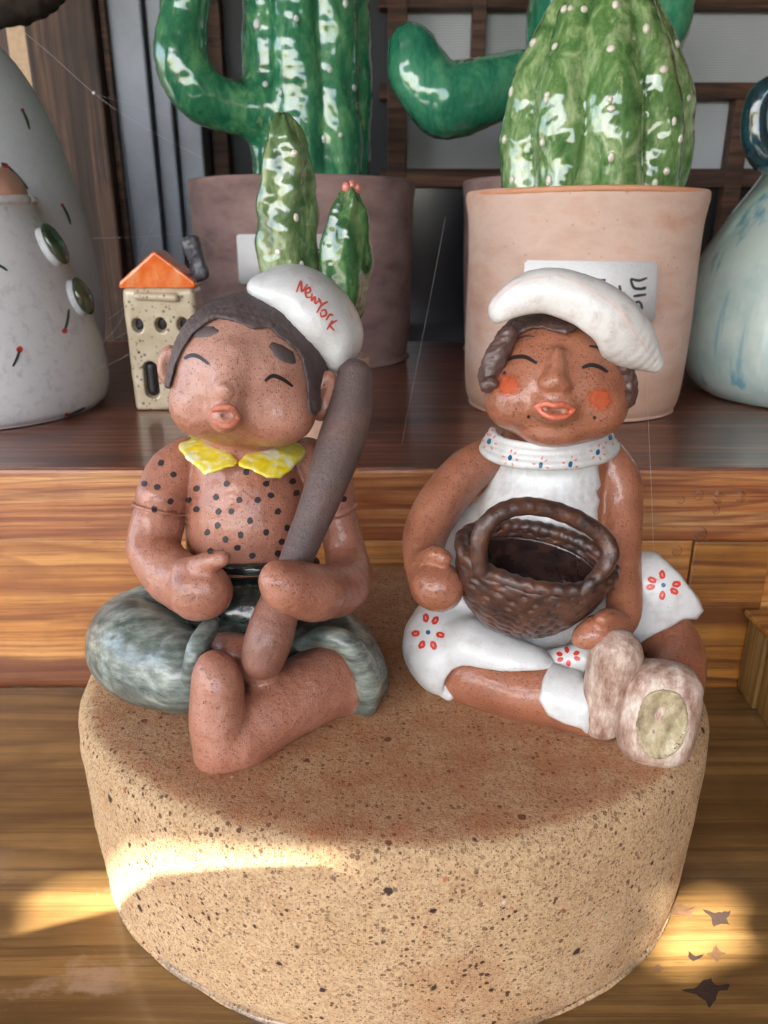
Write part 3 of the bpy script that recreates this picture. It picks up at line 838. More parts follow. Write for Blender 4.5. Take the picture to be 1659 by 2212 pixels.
# bare foot tucked under, viewer's left, and the front leg with its foot
ops += chain([(440, 1420, 22.8, 50), (510, 1412, 22.0, 46), (560, 1440, 21.4, 40)], .25)
ops += chain([(735, 1470, 23.2, 82), (690, 1478, 22.6, 82), (600, 1530, 21.3, 78), (520, 1590, 20.3, 74)], .3)
ops += chain([(482, 1618, 19.95, 62), (474, 1560, 20.0, 62), (470, 1480, 20.2, 57), (466, 1446, 20.3, 44)], .16)
ops += [U(E(500, 1628, 20.2, 60, 46, .8, 0), .3)]
ops += [('-', o_[1], .3) for o_ in chain([(556, 1490, 19.75, 8), (552, 1545, 19.35, 9), (540, 1600, 19.15, 5)])]
ops += [('-', plane((0, 0, PT), (0, 0, 1)), 0)]
boy_body = clay('body', ops, .062, MAT['boy'], boy, amp=.03, freq=2.4, seed=3, fine=.008)
# the seam where each sleeve ends is the crease between the blended forms

# hair
hairshape = [[(345, 838), (350, 745), (383, 680), (430, 632), (500, 612), (600, 612), (640, 660), (614, 698), (592, 712), (573, 708), (545, 712), (528, 704), (495, 692), (466, 687), (440, 700), (418, 720), (398, 750), (380, 788), (368, 838)],
             [(575, 700), (590, 650), (640, 630), (720, 690), (778, 800), (745, 850), (702, 880), (674, 898), (664, 887), (662, 825), (651, 773), (634, 752), (614, 738), (592, 722)]]
hset = inflate(head_set, .17)
for i, q in enumerate(hairshape):
    clay('hair', [U(hset, 0), ('&', outline(q), .12)], .06, MAT['hair'], boy, amp=.03, freq=4, seed=5 + i, fine=.02)
clay('hair', [U(inflate(head_set, .12), 0), ('&', plane(at(560, 760, 25.9), (0, -1, -.15)), .1)], .08, MAT['hair'], boy)
# cap
capc = [U(E(678, 680, 26.6, 126, 80, 2.3, 44), 0), U(E(618, 634, 26.0, 84, 40, 1.5, 12), .4), U(E(734, 748, 25.9, 32, 58, 1.2, 10), .5),
        ('-', inflate(head_set, .1), .1)]
cap = clay('cap', capc, .065, MAT['white2'], boy, amp=.03, freq=1.6, seed=8)
# lips
def ring(cx, cy, rx, ry, Y, r, tilt=0, n=14, drop=0, open_top=1.0):
    pts = []
    for i in range(n + 1):
        a = 2 * math.pi * i / n
        x, y = rx * math.cos(a), ry * math.sin(a)
        ca, sa = math.cos(R(tilt)), math.sin(R(tilt))
        pts.append((cx + x * ca - y * sa, cy + x * sa + y * ca, Y + drop * abs(math.cos(a)) ** 2, r * (1 - .35 * abs(math.cos(a)) ** 2)))
    return chain(pts, .1)
clay('lips', chain([(456, 890, 22.62, 5), (470, 882, 22.42, 9), (490, 879, 22.34, 9), (506, 886, 22.4, 8), (517, 901, 22.58, 4)], .1) + chain([(456, 892, 22.62, 5), (466, 909, 22.47, 9), (484, 918, 22.41, 10), (504, 914, 22.45, 9), (517, 902, 22.58, 4)], .1), .045, MAT['lip'], boy, amp=.012, freq=4)
clay('mouth', [U(E(488, 900, 22.76, 24, 15, .3, 12), 0)], .05, MAT['mouth'], boy, amp=.01)
# collar
cb = inflate([(E(527, 1000, 25.9, 178, 66, 2.75, 2), 0)], 0)
cin = E(527, 1000, 25.9, 160, 50, 2.5, 2)
for q, sd in (([(376, 935), (392, 918), (430, 945), (470, 965), (500, 978), (516, 998), (508, 1008), (486, 1012), (442, 1028), (425, 1010), (400, 990), (380, 960)], 3),
              ([(512, 998), (530, 980), (575, 968), (630, 945), (662, 930), (668, 946), (660, 985), (632, 1015), (605, 1037), (575, 1034), (545, 1018), (515, 1008)], 4)):
    clay('collar', [U(cb, 0), ('-', cin, .05), ('&', outline(q), .16), ('&', plane(at(527, 1000, 26.8), (0, 1, 0)), .1)], .05, MAT['yellow'], boy, amp=.03, freq=3, seed=sd, fine=.015)
# trousers
tr = [U(E(555, 1335, 25.6, 190, 80, 2.6), 0)]
tr += chain([(430, 1320, 26.2, 85), (300, 1372, 25.4, 100), (318, 1415, 23.6, 106), (385, 1445, 22.4, 92), (408, 1448, 22.0, 86)], .5)
tr += chain([(660, 1370, 26.0, 80), (722, 1402, 24.9, 84), (752, 1455, 23.6, 84), (756, 1470, 23.3, 82)], .5)
tr += [('-', plane((0, 0, PT), (0, 0, 1)), 0), ('-', E(560, 1320, 22.6, 120, 50, 2.1), .4)]
trous = clay('trousers', tr, .07, MAT['pants'], boy, amp=.05, freq=1.5, seed=21, fine=.012)
wb = []
for i in range(15):
    a = R(200 + i * 10)
    wb.append((541 + 146 * math.cos(a), 1208 + 22 * (-math.sin(a)), 25.5 + 2.35 * math.sin(a), 13))
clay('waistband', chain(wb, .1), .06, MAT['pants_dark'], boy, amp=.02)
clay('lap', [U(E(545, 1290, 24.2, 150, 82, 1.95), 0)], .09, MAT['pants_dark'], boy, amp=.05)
cf = chain([(456, 1350, 21.9, 20), (432, 1388, 21.25, 23), (416, 1440, 20.9, 23), (408, 1490, 21.15, 22), (406, 1522, 21.6, 18)], .2)
clay('trouser_cuff', cf, .055, MAT['pants'], boy, amp=.03, seed=6)
cf = chain([(650, 1392, 22.6, 16), (700, 1376, 22.1, 24), (752, 1394, 21.9, 28), (788, 1446, 22.0, 29), (796, 1500, 22.2, 26), (788, 1545, 22.5, 18)], .2)
clay('trouser_cuff', cf, .055, MAT['pants'], boy, amp=.03, seed=16)
# bat
clay('bat', chain([(766, 814, 25.0, 39), (757, 880, 24.6, 47), (735, 960, 24.1, 51), (700, 1060, 23.3, 43), (664, 1150, 22.7, 37), (640, 1210, 22.3, 36)], .3), .06, MAT['bat'], boy, amp=.012, freq=1.2, seed=31)
clay('bat_handle', chain([(634, 1225, 22.2, 36), (605, 1300, 21.5, 44), (583, 1370, 20.95, 52), (569, 1420, 20.7, 48)], .3), .06, MAT['bat2'], boy, amp=.014, freq=1.4, seed=32)
# painted marks
line = [MAT['line']]
paint('forelock', [boy_body], [('e', 606, 712, 22, 11, 22, 0, .06)], [MAT['hair']], boy_body)
paint('closed_eye', [boy_body], [('s', [(399, 775), (413, 768), (430, 771), (452, 787)], 9, 0)], line, boy_body, .02)
paint('closed_eye', [boy_body], [('s', [(572, 823), (588, 812), (608, 818), (632, 835)], 9, 0)], line, boy_body, .02)
paint('eyebrow', [boy_body], [('e', 442, 717, 29, 12, -8, 0, .05)], [MAT['hair']], boy_body)
paint('eyebrow', [boy_body], [('e', 612, 764, 34, 16, 36, 0, .05)], [MAT['hair']], boy_body)
dots = [(348, 1000), (375, 1025), (312, 1045), (340, 1052), (333, 1100), (368, 1083), (408, 965), (425, 1055), (425, 1100), (408, 1080), (446, 1048), (490, 1045), (532, 1020), (528, 1022), (478, 1068),
        (467, 1074), (517, 1080), (557, 1080), (450, 1105), (472, 1105), (500, 1105), (540, 1125), (585, 1070), (600, 1060), (575, 1045), (560, 1065), (594, 1018), (610, 1065), (640, 1065), (632, 1040), (520, 1155), (545, 1150), (575, 1150), (590, 1140), (470, 1135), (448, 1150), (455, 1190), (487, 1165), (513, 1183), (530, 1193), (545, 1200), (565, 1195), (585, 1168), (608, 1170), (620, 1140), (600, 1195), (487, 1172), (440, 1080), (432, 1135), (500, 1200), (742, 1078), (600, 1105), (560, 1110)]
keep = []
for d in dots:
    if all(math.hypot(d[0] - e[0], d[1] - e[1]) > 26 for e in keep): keep.append(d)
for x, y in keep:
    paint('painted_dot', [boy_body], [('e', x, y, 6.6, 7.4, random.uniform(0, 90), 0, 0)], [MAT['dot']], boy_body)
NY = [[(640, 632), (650, 608), (652, 630), (664, 614)], [(661, 634), (670, 630), (668, 622), (660, 628), (662, 642), (672, 642)], [(674, 634), (673, 650), (680, 642), (681, 656), (690, 648)],
      [(688, 644), (694, 658)], [(708, 652), (694, 660), (684, 676)], [(693, 672), (702, 670), (704, 680), (694, 684), (692, 674)], [(704, 692), (712, 680), (720, 682)], [(718, 692), (706, 712)], [(728, 692), (713, 702), (722, 714)]]
for q in NY: paint('painted_letter', [cap], [('s', q, 5.0, 0)], [MAT['redink']], cap)

# ================================================================== girl with the basket
girl = thing('girl_figurine', (at_z(1200, 1480, PT)[0], 23.5, PT), 'seated clay girl in white beret and flowered white dress, basket on her lap', 'figurine')
headG = E(1200, 835, 25.2, 147, 126, 2.15, 6)
skullG = E(1205, 790, 25.9, 138, 120, 2.1, 6)
chL = E(1108, 868, 24.3, 58, 58, 1.0); chR = E(1288, 885, 24.3, 60, 56, 1.0)
hsG = [(headG, 0), (skullG, .6), (chL, .6), (chR, .6)]
ops = [U(p, k) for p, k in hsG]
ops += chain([(1205, 762, 23.5, 8), (1202, 795, 23.2, 16), (1198, 822, 22.95, 22)], .45)
ops += [U(E(1180, 828, 23.0, 13, 11, .25), .2), U(E(1218, 832, 23.0, 13, 11, .25), .2)]
ops += [('-', E(1135, 797, 22.6, 40, 16, .25, 8), .4), ('-', E(1282, 815, 22.75, 38, 16, .25, 8), .4)]
ops += [U(E(1197, 884, 23.05, 46, 30, .4), .4), ('-', E(1202, 888, 22.55, 24, 7, .3, 8), .1)]
ops += [U(E(1195, 935, 23.9, 60, 30, .7), .5)]
ops += chain([(1190, 935, 25.8, 85), (1188, 990, 26.2, 110)], .4)
ops += chain([(1185, 1010, 26.2, 112), (1175, 1120, 26.1, 130), (1170, 1210, 26.6, 150)], .6)
# arms
ops += chain([(1062, 985, 26.0, 44), (1010, 1020, 25.7, 50), (950, 1090, 25.0, 52), (918, 1160, 24.2, 49), (918, 1215, 23.3, 46), (938, 1262, 22.4, 50)], .2)
ops += [U(E(948, 1268, 22.1, 54, 52, .72, 20), .3)]
ops += chain([(915, 1215, 22.9, 26), (940, 1198, 22.3, 22), (958, 1205, 22.1, 19)], .15)
ops += chain([(1308, 990, 26.1, 44), (1335, 1040, 25.8, 50), (1342, 1120, 25.1, 44), (1345, 1220, 23.9, 40), (1348, 1310, 22.6, 38), (1330, 1350, 22.0, 36), (1290, 1362, 21.3, 34)], .2)
ops += [U(E(1275, 1370, 21.2, 44, 30, .5, -25), .25)]
ops += chain([(1335, 1345, 21.6, 25), (1312, 1335, 21.2, 22), (1300, 1338, 21.0, 17)], .12)
# legs
ops += chain([(1000, 1440, 24.0, 76), (1050, 1462, 23.3, 74), (1130, 1486, 22.5, 72), (1200, 1500, 21.9, 68), (1270, 1530, 21.4, 58)], .3)
ops += chain([(1420, 1350, 24.6, 64), (1462, 1410, 23.4, 58), (1462, 1480, 22.0, 56), (1450, 1540, 21.2, 52)], .3)
ops += [('-', plane((0, 0, PT), (0, 0, 1)), 0)]
girl_body = clay('body', ops, .062, MAT['girl'], girl, amp=.028, freq=2.4, seed=43, fine=.008)
# hair
hG = inflate(hsG, .16)
clay('hair', [U(hG, 0), ('&', outline([(1060, 690), (1150, 640), (1260, 640), (1262, 700), (1240, 714), (1222, 722), (1195, 716), (1170, 708), (1140, 712), (1110, 728), (1085, 745), (1070, 745)]), .12)], .055, MAT['hair2'], girl, amp=.035, freq=5, seed=2, fine=.03)
clay('hair_lock', chain([(1100, 722, 24.5, 18), (1076, 765, 24.4, 25), (1060, 808, 24.4, 26), (1056, 826, 24.3, 21)], .2) + chain([(1052, 832, 24.0, 17), (1064, 828, 23.9, 15)], .1), .055, MAT['hair2'], girl, amp=.025, freq=4, seed=4, fine=.03)
clay('hair_lock', chain([(1336, 782, 24.3, 26), (1350, 825, 24.4, 27), (1346, 858, 24.3, 25)], .2) + chain([(1350, 862, 24.0, 18), (1338, 852, 23.9, 14)], .1), .055, MAT['hair2'], girl, amp=.045, freq=4, seed=6, fine=.03)
clay('hair', [U(inflate(hsG, .14), 0), ('&', plane(at(1200, 800, 25.9), (0, -1, -.1)), .1)], .08, MAT['hair2'], girl)
# beret
bops = chain([(1092, 668, 24.3, 38), (1130, 642, 24.0, 44), (1185, 630, 23.8, 43), (1245, 650, 23.8, 52), (1305, 692, 23.9, 63), (1356, 738, 24.1, 52), (1412, 782, 24.3, 22)], .4)
bops += [U(E(1255, 668, 25.2, 150, 52, 1.7, 27), .9), ('-', E(1172, 752, 24.4, 118, 74, 2.2, 10), .2)]
beret = clay('beret', bops, .062, MAT['beret'], girl, amp=.014, freq=1.8, seed=51)
clay('lips', chain([(1158, 876, 22.8, 5), (1180, 872, 22.64, 7), (1196, 876, 22.58, 6), (1215, 874, 22.64, 7), (1240, 884, 22.8, 4)], .1)
     + chain([(1158, 878, 22.8, 5), (1172, 892, 22.72, 7), (1195, 902, 22.64, 8), (1222, 899, 22.7, 7), (1240, 886, 22.8, 4)], .1), .045, MAT['lip2'], girl, amp=.012, freq=4)
# collar band
cl = []
for i in range(19):
    a = R(180 + i * 10)
    cl.append((1188 + 136 * math.cos(a), 956 + 34 * -math.sin(a) * 1.0, 25.8 + 2.2 * math.sin(a), 27))
colops = []
for i in range(48):
    a, b = R(178 + i * 184 / 48), R(178 + (i + 1) * 184 / 48)
    def cp(t, k):
        p = at(1187 + 134 * math.cos(t), 948 + 38 * -math.sin(t), 25.8 + 2.15 * math.sin(t))
        return p + np.array([math.cos(t) * .16, math.sin(t) * .16, -.27]) * k
    for k, r_ in ((-1, .12), (-.33, .13), (.33, .13), (1, .15)):
        colops.append(('+', rc(cp(a, k), r_, cp(b, k), r_), .04))
collar = clay('collar', colops, .06, MAT['white2'], girl, amp=.02, freq=2.5, seed=61, fine=.006)
# dress
bod = inflate([(rc(at(1185, 1005, 26.2), pr(112, at(1185, 1005, 26.2)), at(1175, 1120, 26.1), pr(132, at(1175, 1120, 26.1))), 0), (rc(at(1175, 1120, 26.1), pr(132, at(1175, 1120, 26.1)), at(1170, 1215, 26.6), pr(154, at(1170, 1215, 26.6))), .6)], .22)
bops = [U(bod, 0), ('&', outline([(1060, 960), (1300, 960), (1292, 1010), (1300, 1050), (1288, 1062), (1296, 1080), (1290, 1100), (1300, 1260), (960, 1260), (955, 1180), (985, 1120), (1022, 1082), (1055, 1050), (1062, 1010)]), .14), ('&', plane(at(1180, 1100, 26.5), (0, 1, 0)), .1)]
clay('dress_bib', bops, .06, MAT['white2'], girl, amp=.03, freq=3, seed=63, fine=.008)
sk = [U(E(1130, 1335, 26.0, 235, 80, 2.5), 0)]
sk += chain([(1010, 1330, 25.8, 90), (958, 1385, 24.6, 88), (968, 1420, 24.0, 84)], .5)
sk += chain([(1070, 1100, 26.1, 46), (1026, 1180, 25.8, 62), (1006, 1270, 25.6, 72)], .3)
sk += chain([(1020, 1400, 23.4, 66), (1090, 1425, 22.7, 56), (1150, 1436, 22.3, 42), (1178, 1440, 22.1, 22)], .4)
sk += [('-', rc(at(1030, 1492, 22.6), pr(72, at(1030, 1492, 22.6)), at(1200, 1516, 21.4), pr(68, at(1200, 1516, 21.4))), .12)]
sk += chain([(1330, 1300, 26.0, 85), (1385, 1290, 25.5, 66)], .5)
sk += [('-', plane((0, 0, PT), (0, 0, 1)), 0)]
skirt = clay('skirt', sk, .068, MAT['white'], girl, amp=.04, freq=1.6, seed=64)
fl = [U(E(1425, 1300, 24.3, 125, 108, 1.25, 40), 0), ('-', E(1470, 1420, 23.4, 88, 76, 1.6, 30), .1), ('&', outline([(1372, 1165), (1420, 1195), (1470, 1240), (1512, 1292), (1522, 1320), (1506, 1338), (1478, 1338), (1430, 1368), (1375, 1404), (1355, 1380), (1360, 1250)]), .15)]
flap = clay('skirt_hem', fl, .055, MAT['white'], girl, amp=.03, freq=1.6, seed=66)
tail = clay('skirt_hem', chain([(915, 1400, 24.1, 30), (940, 1455, 23.5, 30), (970, 1500, 23.05, 14)], .3), .055, MAT['white'], girl, amp=.02)
mid = clay('skirt_fold', chain([(1180, 1432, 22.6, 30), (1260, 1420, 22.4, 34)], .3), .06, MAT['white'], girl, amp=.03)
# socks and shoes
clay('sock', chain([(1196, 1500, 21.86, 73), (1250, 1522, 21.5, 66)], .3) + [('&', outline([(1172, 1470), (1190, 1428), (1225, 1440), (1275, 1448), (1275, 1600), (1256, 1574), (1215, 1562), (1185, 1545), (1165, 1510)]), .1)], .05, MAT['white2'], girl, amp=.02)
clay('sock', [U(E(1466, 1540, 20.9, 44, 72, .8, -6), 0)], .06, MAT['white2'], girl, amp=.02)
clay('shoe', chain([(1302, 1552, 21.0, 46), (1312, 1480, 21.0, 50), (1330, 1412, 20.9, 56)], .35) + [('-', plane((0, 0, PT), (0, 0, 1)), 0)], .06, MAT['shoe'], girl, amp=.03, freq=1.8, seed=71)
c0 = at(1422, 1540, 20.3)
Ms = rot(2, -10, -14)
shoe = [U(rbox(c0, (pr(80, c0), .85, pr(112, c0)), .75, Ms), 0), U(ell(c0, (pr(78, c0), 1.0, pr(114, c0)), Ms), .3)]
nf = Ms @ np.array([0, -1.0, 0])
c1 = c0 + nf * 1.66 + Ms @ np.array([0, 0, .05])
shoe += [('-', ell(c1, (pr(84, c0), .95, pr(122, c0)), Ms), .15)]
shoe += [U(ell(c0 + nf * .70 + Ms @ np.array([.1, 0, -.1]), (.16, .14, pr(64, c0)), rot(12, -10, -14)), .3)]
shoe2 = clay('shoe', shoe, .06, MAT['shoe'], girl, amp=.03, freq=1.6, seed=72)
sole_in = inflate([(p_[1], p_[2]) for p_ in shoe if p_[0] == '+'], .025)
clay('shoe_sole', [U(sole_in, 0), ('&', ell(c1, (pr(84, c0) + .03, 1.01, pr(122, c0) + .04), Ms), .05), ('-', ell(c1, (pr(84, c0) - .02, .93, pr(122, c0) - .02), Ms), .03), U(ell(c0 + nf * .73 + Ms @ np.array([.1, 0, -.1]), (.17, .15, pr(62, c0)), rot(12, -10, -14)), .2)], .05, MAT['sole'], shoe2, amp=.02, freq=3, seed=74)
# basket
bc = at(1158, 1203, 22.1)
BR = rot(9, 16, -4)
bx = pr(172, bc)
up = BR @ np.array([0, 0, 1.0])
bowl = [U(ell(bc + up * .1, (bx, 2.15, 2.75), BR), 0), ('-', plane(bc, up), .1)]
bowl = [U(ell(bc, (bx, 1.78, 3.1), BR), 0), ('&', plane(bc, up), .1), ('-', ell(bc + up * .15, (bx - .42, 1.3, 2.45), BR), .1)]
def dents(V, N):
    p = (V - bc)
    a = np.arctan2(p[:, 1], p[:, 0]); 
    g = np.sin(a * 15 + np.floor(p[:, 2] / .5) * 1.9) * np.sin(p[:, 2] / .5 * math.pi * 2)
    return -.10 * np.clip(g - .3, 0, 1) + .02 * np.clip(-g, 0, 1)
basket = clay('basket', bowl, .055, MAT['basket'], girl, amp=.03, freq=2.5, seed=81, disp=dents)
clay('basket_inside', [U(ell(bc + up * -.05, (bx - .38, 1.35, 2.4), BR), 0), ('&', plane(bc - up * .25, up), .05), ('-', ell(bc + up * .15, (bx - .5, 1.22, 2.35), BR), .05)], .06, MAT['basket_in'], basket, amp=.02)
rimp = []
for i in range(29):
    a = 2 * math.pi * i / 28
    rimp.append(bc + BR @ np.array([(bx - .12) * math.cos(a), 1.5 * math.sin(a), .02]))
def twist(V, N):
    p = V - bc
    return .016 * np.sin(np.arctan2(p[:, 1] * 1.3, p[:, 0]) * 30 + p[:, 2] * 6)
clay('basket_rim', [('+', rc(p, .24, q, .24), .02) for p, q in zip(rimp[:-1], rimp[1:])], .055, MAT['basket'], basket, amp=.014, freq=3, seed=82, disp=twist)
hp = [(1038, 1230, 20.7, 18), (1036, 1165, 20.6, 20), (1064, 1118, 20.7, 20), (1122, 1094, 20.9, 20), (1190, 1100, 21.1, 20), (1255, 1126, 21.2, 20), (1304, 1162, 21.2, 20), (1318, 1200, 21.0, 20), (1298, 1236, 20.8, 18), (1272, 1264, 20.6, 15), (1262, 1282, 20.55, 10)]
clay('basket_handle', chain(hp, .2), .05, MAT['basket'], basket, amp=.01, freq=3, seed=83, disp=lambda V, N: .008 * np.sin(V[:, 0] * 14 + V[:, 2] * 8))
# painted marks
paint('closed_eye', [girl_body], [('s', [(1098, 778), (1112, 772), (1132, 771), (1148, 778), (1160, 786)], 9, 0)], line, girl_body, .02)
paint('closed_eye', [girl_body], [('s', [(1257, 795), (1275, 789), (1294, 793), (1312, 804)], 9, 0)], line, girl_body, .02)
paint('eyebrow', [girl_body], [('s', [(1272, 748), (1295, 752), (1318, 764)], 6, 0)], line, girl_body, .02)
paint('eyebrow', [girl_body], [('s', [(1112, 735), (1135, 727), (1155, 728)], 5, 0)], [MAT['hair2']], girl_body, .02)
paint('cheek_blush', [girl_body], [('e', 1098, 833, 33, 31, 0, 0, .0)], [MAT['cheek']], girl_body)
paint('cheek_blush', [girl_body], [('e', 1296, 862, 35, 32, 10, 0, .0)], [MAT['cheek']], girl_body)
for x, y in ((1090, 806), (1158, 878), (1142, 900), (1284, 902)):
    paint('painted_mole', [girl_body], [('e', x, y, 3.6, 3.8, 0, 0, 0)], line, girl_body)
fmat = [MAT['blue'], MAT['red'], MAT['redpale'], MAT['white2']]
def flower(tg, x, y, r, pet, lw, col=1, cr=5, sq=1.0):
    sh_ = [('e', x, y, cr, cr, 0, 0, 0)]
    for a in pet:
        ca, sa = math.cos(R(a)), math.sin(R(a))
        sh_.append(('e', x + ca * r, y + sa * r * sq, r * .36, lw, math.degrees(math.atan2(sa * sq, ca)), col, 0))
        if r > 20: sh_.append(('e', x + ca * r * 1.0, y + sa * r * sq, r * .16, lw * .3, math.degrees(math.atan2(sa * sq, ca)), 2, .006))
    return sh_
paint('painted_flower', [skirt, tail], flower(None, 925, 1366, 27, (-100, -55, 10, 65, 120, 175), 7, 1, 5, 1.15), fmat, skirt)
paint('painted_flower', [flap, skirt], flower(None, 1433, 1264, 28, (-150, -95, -5, 35, 95, 170), 7, 1, 5, .8), fmat, flap)
paint('painted_flower', [mid, skirt, girl_body], flower(None, 1228, 1418, 20, (-160, -100, -30, 20, 90, 150), 5, 1, 0.5, .7), fmat, mid)
for x, y in ((1049, 925), (1057, 954), (1102, 989), (1168, 1005), (1232, 1003), (1291, 977), (1318, 945)):
    paint('painted_flower', [collar], [('e', x, y, 4.5, 6.5, 15, 0, 0)] + [('e', x + 15 * math.cos(R(a)), y + 15 * math.sin(R(a)), 4, 2.2, a, 2, 0) for a in (-80, -40, 20, 70, 130, 190)], fmat, collar)
paint('beret_stripe', [beret], [('s', [(1062, 668), (1085, 632), (1130, 606), (1190, 596)], 6, 0), ('s', [(1200, 594), (1250, 612), (1320, 655), (1362, 705), (1400, 762)], 6, 0)], [MAT['stripe']], beret)

# ================================================================== pots and cacti on the shelf
def nub(parent, p, r, mat, N=None):
    key = 'nub' + mat.name
    me = NUB.get(key)
    if me is None:
        V, F = lathe([(.001, -.6), (.7, -.5), (1, 0), (.75, .55), (.3, .8), (.001, .82)], (0, 0, 0), 10)
        me = bpy.data.meshes.new('spine_nub'); me.from_pydata([tuple(np.array(v) * CM) for v in V], [], F)
        me.materials.append(mat); me.polygons.foreach_set('use_smooth', [True] * len(me.polygons)); NUB[key] = me
    o = bpy.data.objects.new('spine_nub', me); COL.objects.link(o); o.parent = parent
    o.location = Vector(np.array(p) - BASE[parent.name]) * CM; o.scale = (r * random.uniform(.65, 1.1), r * random.uniform(.8, 1.4), r * random.uniform(.45, .8))
    if N is not None: o.rotation_euler = Vector(N).to_track_quat('Z', 'Y').to_euler()
    return o
NUB = {}
def nubs(parent, target, pts, r, mat):
    for x, y in pts:
        h = hit([target], x, y)
        if h: nub(parent, np.array(h[0]), r * random.uniform(.85, 1.15), mat, h[1])
def pot(parent, c, prof, mat, sx, sy, wob=.006, seed=0, rim_mat=None, boxy=0):
    def rf(q, t, z):
        if not boxy: return q
        return q * (1 + boxy * (.5 - .5 * math.cos(4 * t)) * 1.0)
    V, F = lathe(smooth_prof(prof, 4), c, 96, sx, sy, wob, seed, rfun=rf)
    return mesh_obj('pot', V, F, mat, parent)
def ribbed(c, R0, z0, z1, nrib, depth, taper, twist=0.0, phase=0.0):
    """a ribbed column as a field; taper(z01) scales the radius"""
    c = np.array(c, float)
    def fn(X, Y, Z):
        x, y = X - c[0], Y - c[1]
        z = (Z - z0) / (z1 - z0)
        r = np.sqrt(x * x + y * y); a = np.arctan2(y, x)
        rib = 1 - depth * np.abs(np.sin((a + phase + twist * z) * nrib / 2)) ** .7 * -1 - depth
        Rz = R0 * taper(np.clip(z, 0, 1)) * rib
        d = np.maximum(r - Rz, np.maximum(Z - z1, z0 - Z)) * .8
        return d + 0 * Z
    return Prim(fn, (c[0] - R0, c[1] - R0, z0), (c[0] + R0, c[1] + R0, z1))
def label_plate(parent, quad, Y, pot_o, th=.35):
    """a flat clay plate pressed on the pot"""
    P = [at(x, y, Y) for x, y in quad]
    n = np.array([0, 1.0, 0])
    V = P + [p + n * th for p in P]
    import bmesh
    bm = bmesh.new(); vs = [bm.verts.new(v.tolist()) for v in V]
    for f in ([3, 2, 1, 0], [4, 5, 6, 7], [0, 1, 5, 4], [1, 2, 6, 5], [2, 3, 7, 6], [3, 0, 4, 7]): bm.faces.new([vs[i] for i in f])
    bmesh.ops.recalc_face_normals(bm, faces=bm.faces)
    bmesh.ops.bevel(bm, geom=list(bm.edges), offset=.1, segments=2, affect='EDGES')
    bm.verts.index_update()
    V = [tuple(v.co) for v in bm.verts]; F = [[v.index for v in f.verts] for f in bm.faces]; bm.free()
    return mesh_obj('name_plate', V, F, MAT['plate'], parent)

# --- peach pot with the barrel cactus
pc = np.array([at(1224, 900, 51)[0], 51.0, SH])
A = thing('barrel_cactus_pot', pc, 'peach bisque pot with white lettered plate, holding a light green ribbed barrel cactus', 'potted cactus')
ppot = pot(A, pc, [(.001, 0), (6.0, 0), (6.5, .2), (6.8, .9), (6.95, 3), (6.98, 6), (6.92, 9), (6.95, 11), (7.05, 12), (7.15, 12.6), (7.1, 13.0), (6.9, 13.05), (6.7, 12.6), (6.5, 11.5), (.001, 11.3)], MAT['peach'], 1, .93, .008, 2, boxy=.03)
rp = [(pc[0] + 7.02 * math.cos(a) * (1 + .03 * (.5 - .5 * math.cos(4 * a))), pc[1] + 6.53 * math.sin(a) * (1 + .03 * (.5 - .5 * math.cos(4 * a))), SH + 12.93 + .05 * math.sin(3 * a)) for a in np.linspace(0, 2 * math.pi, 81)]
V, F = tube(rp, .17, 10); mesh_obj('pot_rim', V, F, MAT['rim'], ppot)
plate = label_plate(A, [(1135, 562), (1422, 566), (1416, 694), (1130, 690)], pc[1] - 7.0, ppot, .5)
ink = [MAT['ink']]
for q in ([(1362, 602), (1370, 622), (1395, 624)], [(1362, 602), (1380, 606), (1398, 600)], [(1370, 622), (1384, 624), (1396, 620)],
          [(1368, 640), (1382, 638), (1396, 636)], [(1368, 656), (1380, 652), (1386, 664), (1378, 680), (1368, 674), (1370, 656)],
          [(1288, 604), (1300, 606), (1308, 604)], [(1300, 640), (1316, 642), (1322, 628)], [(1338, 616), (1340, 634), (1338, 652)], [(1340, 634), (1350, 634)]):
    paint('ink_stroke', [plate], [('s', q, 6.5, 0)], ink, plate, .02)
cc = np.array([at(1282, 300, 51.5)[0], 51.5, 0])
zb, zt = SH + 11.4, SH + 26.0
tp = lambda z: np.interp(z, [0, .12, .3, .45, .6, .75, .9, 1.0], [.86, .95, 1.0, .95, .81, .62, .40, .12])
cact = clay('cactus', [U(ribbed(cc, 5.85, zb, zt, 9, .17, tp, .35, .4), 0)], .13, MAT['green3'], A, amp=.17, freq=1.5, seed=91, fine=.03)
nubs(cact, cact, [(1232, 18), (1330, 10), (1218, 20), (1198, 100), (1152, 92), (1396, 62), (1320, 105), (1462, 95), (1434, 150), (1104, 198), (1180, 215), (1318, 214), (1488, 212), (1456, 262), (1182, 205), (1090, 302), (1172, 308), (1320, 235), (1470, 300), (1186, 390), (1106, 388), (1320, 340), (1440, 370), (1415, 395), (1262, 20)], .23, MAT['nub'])

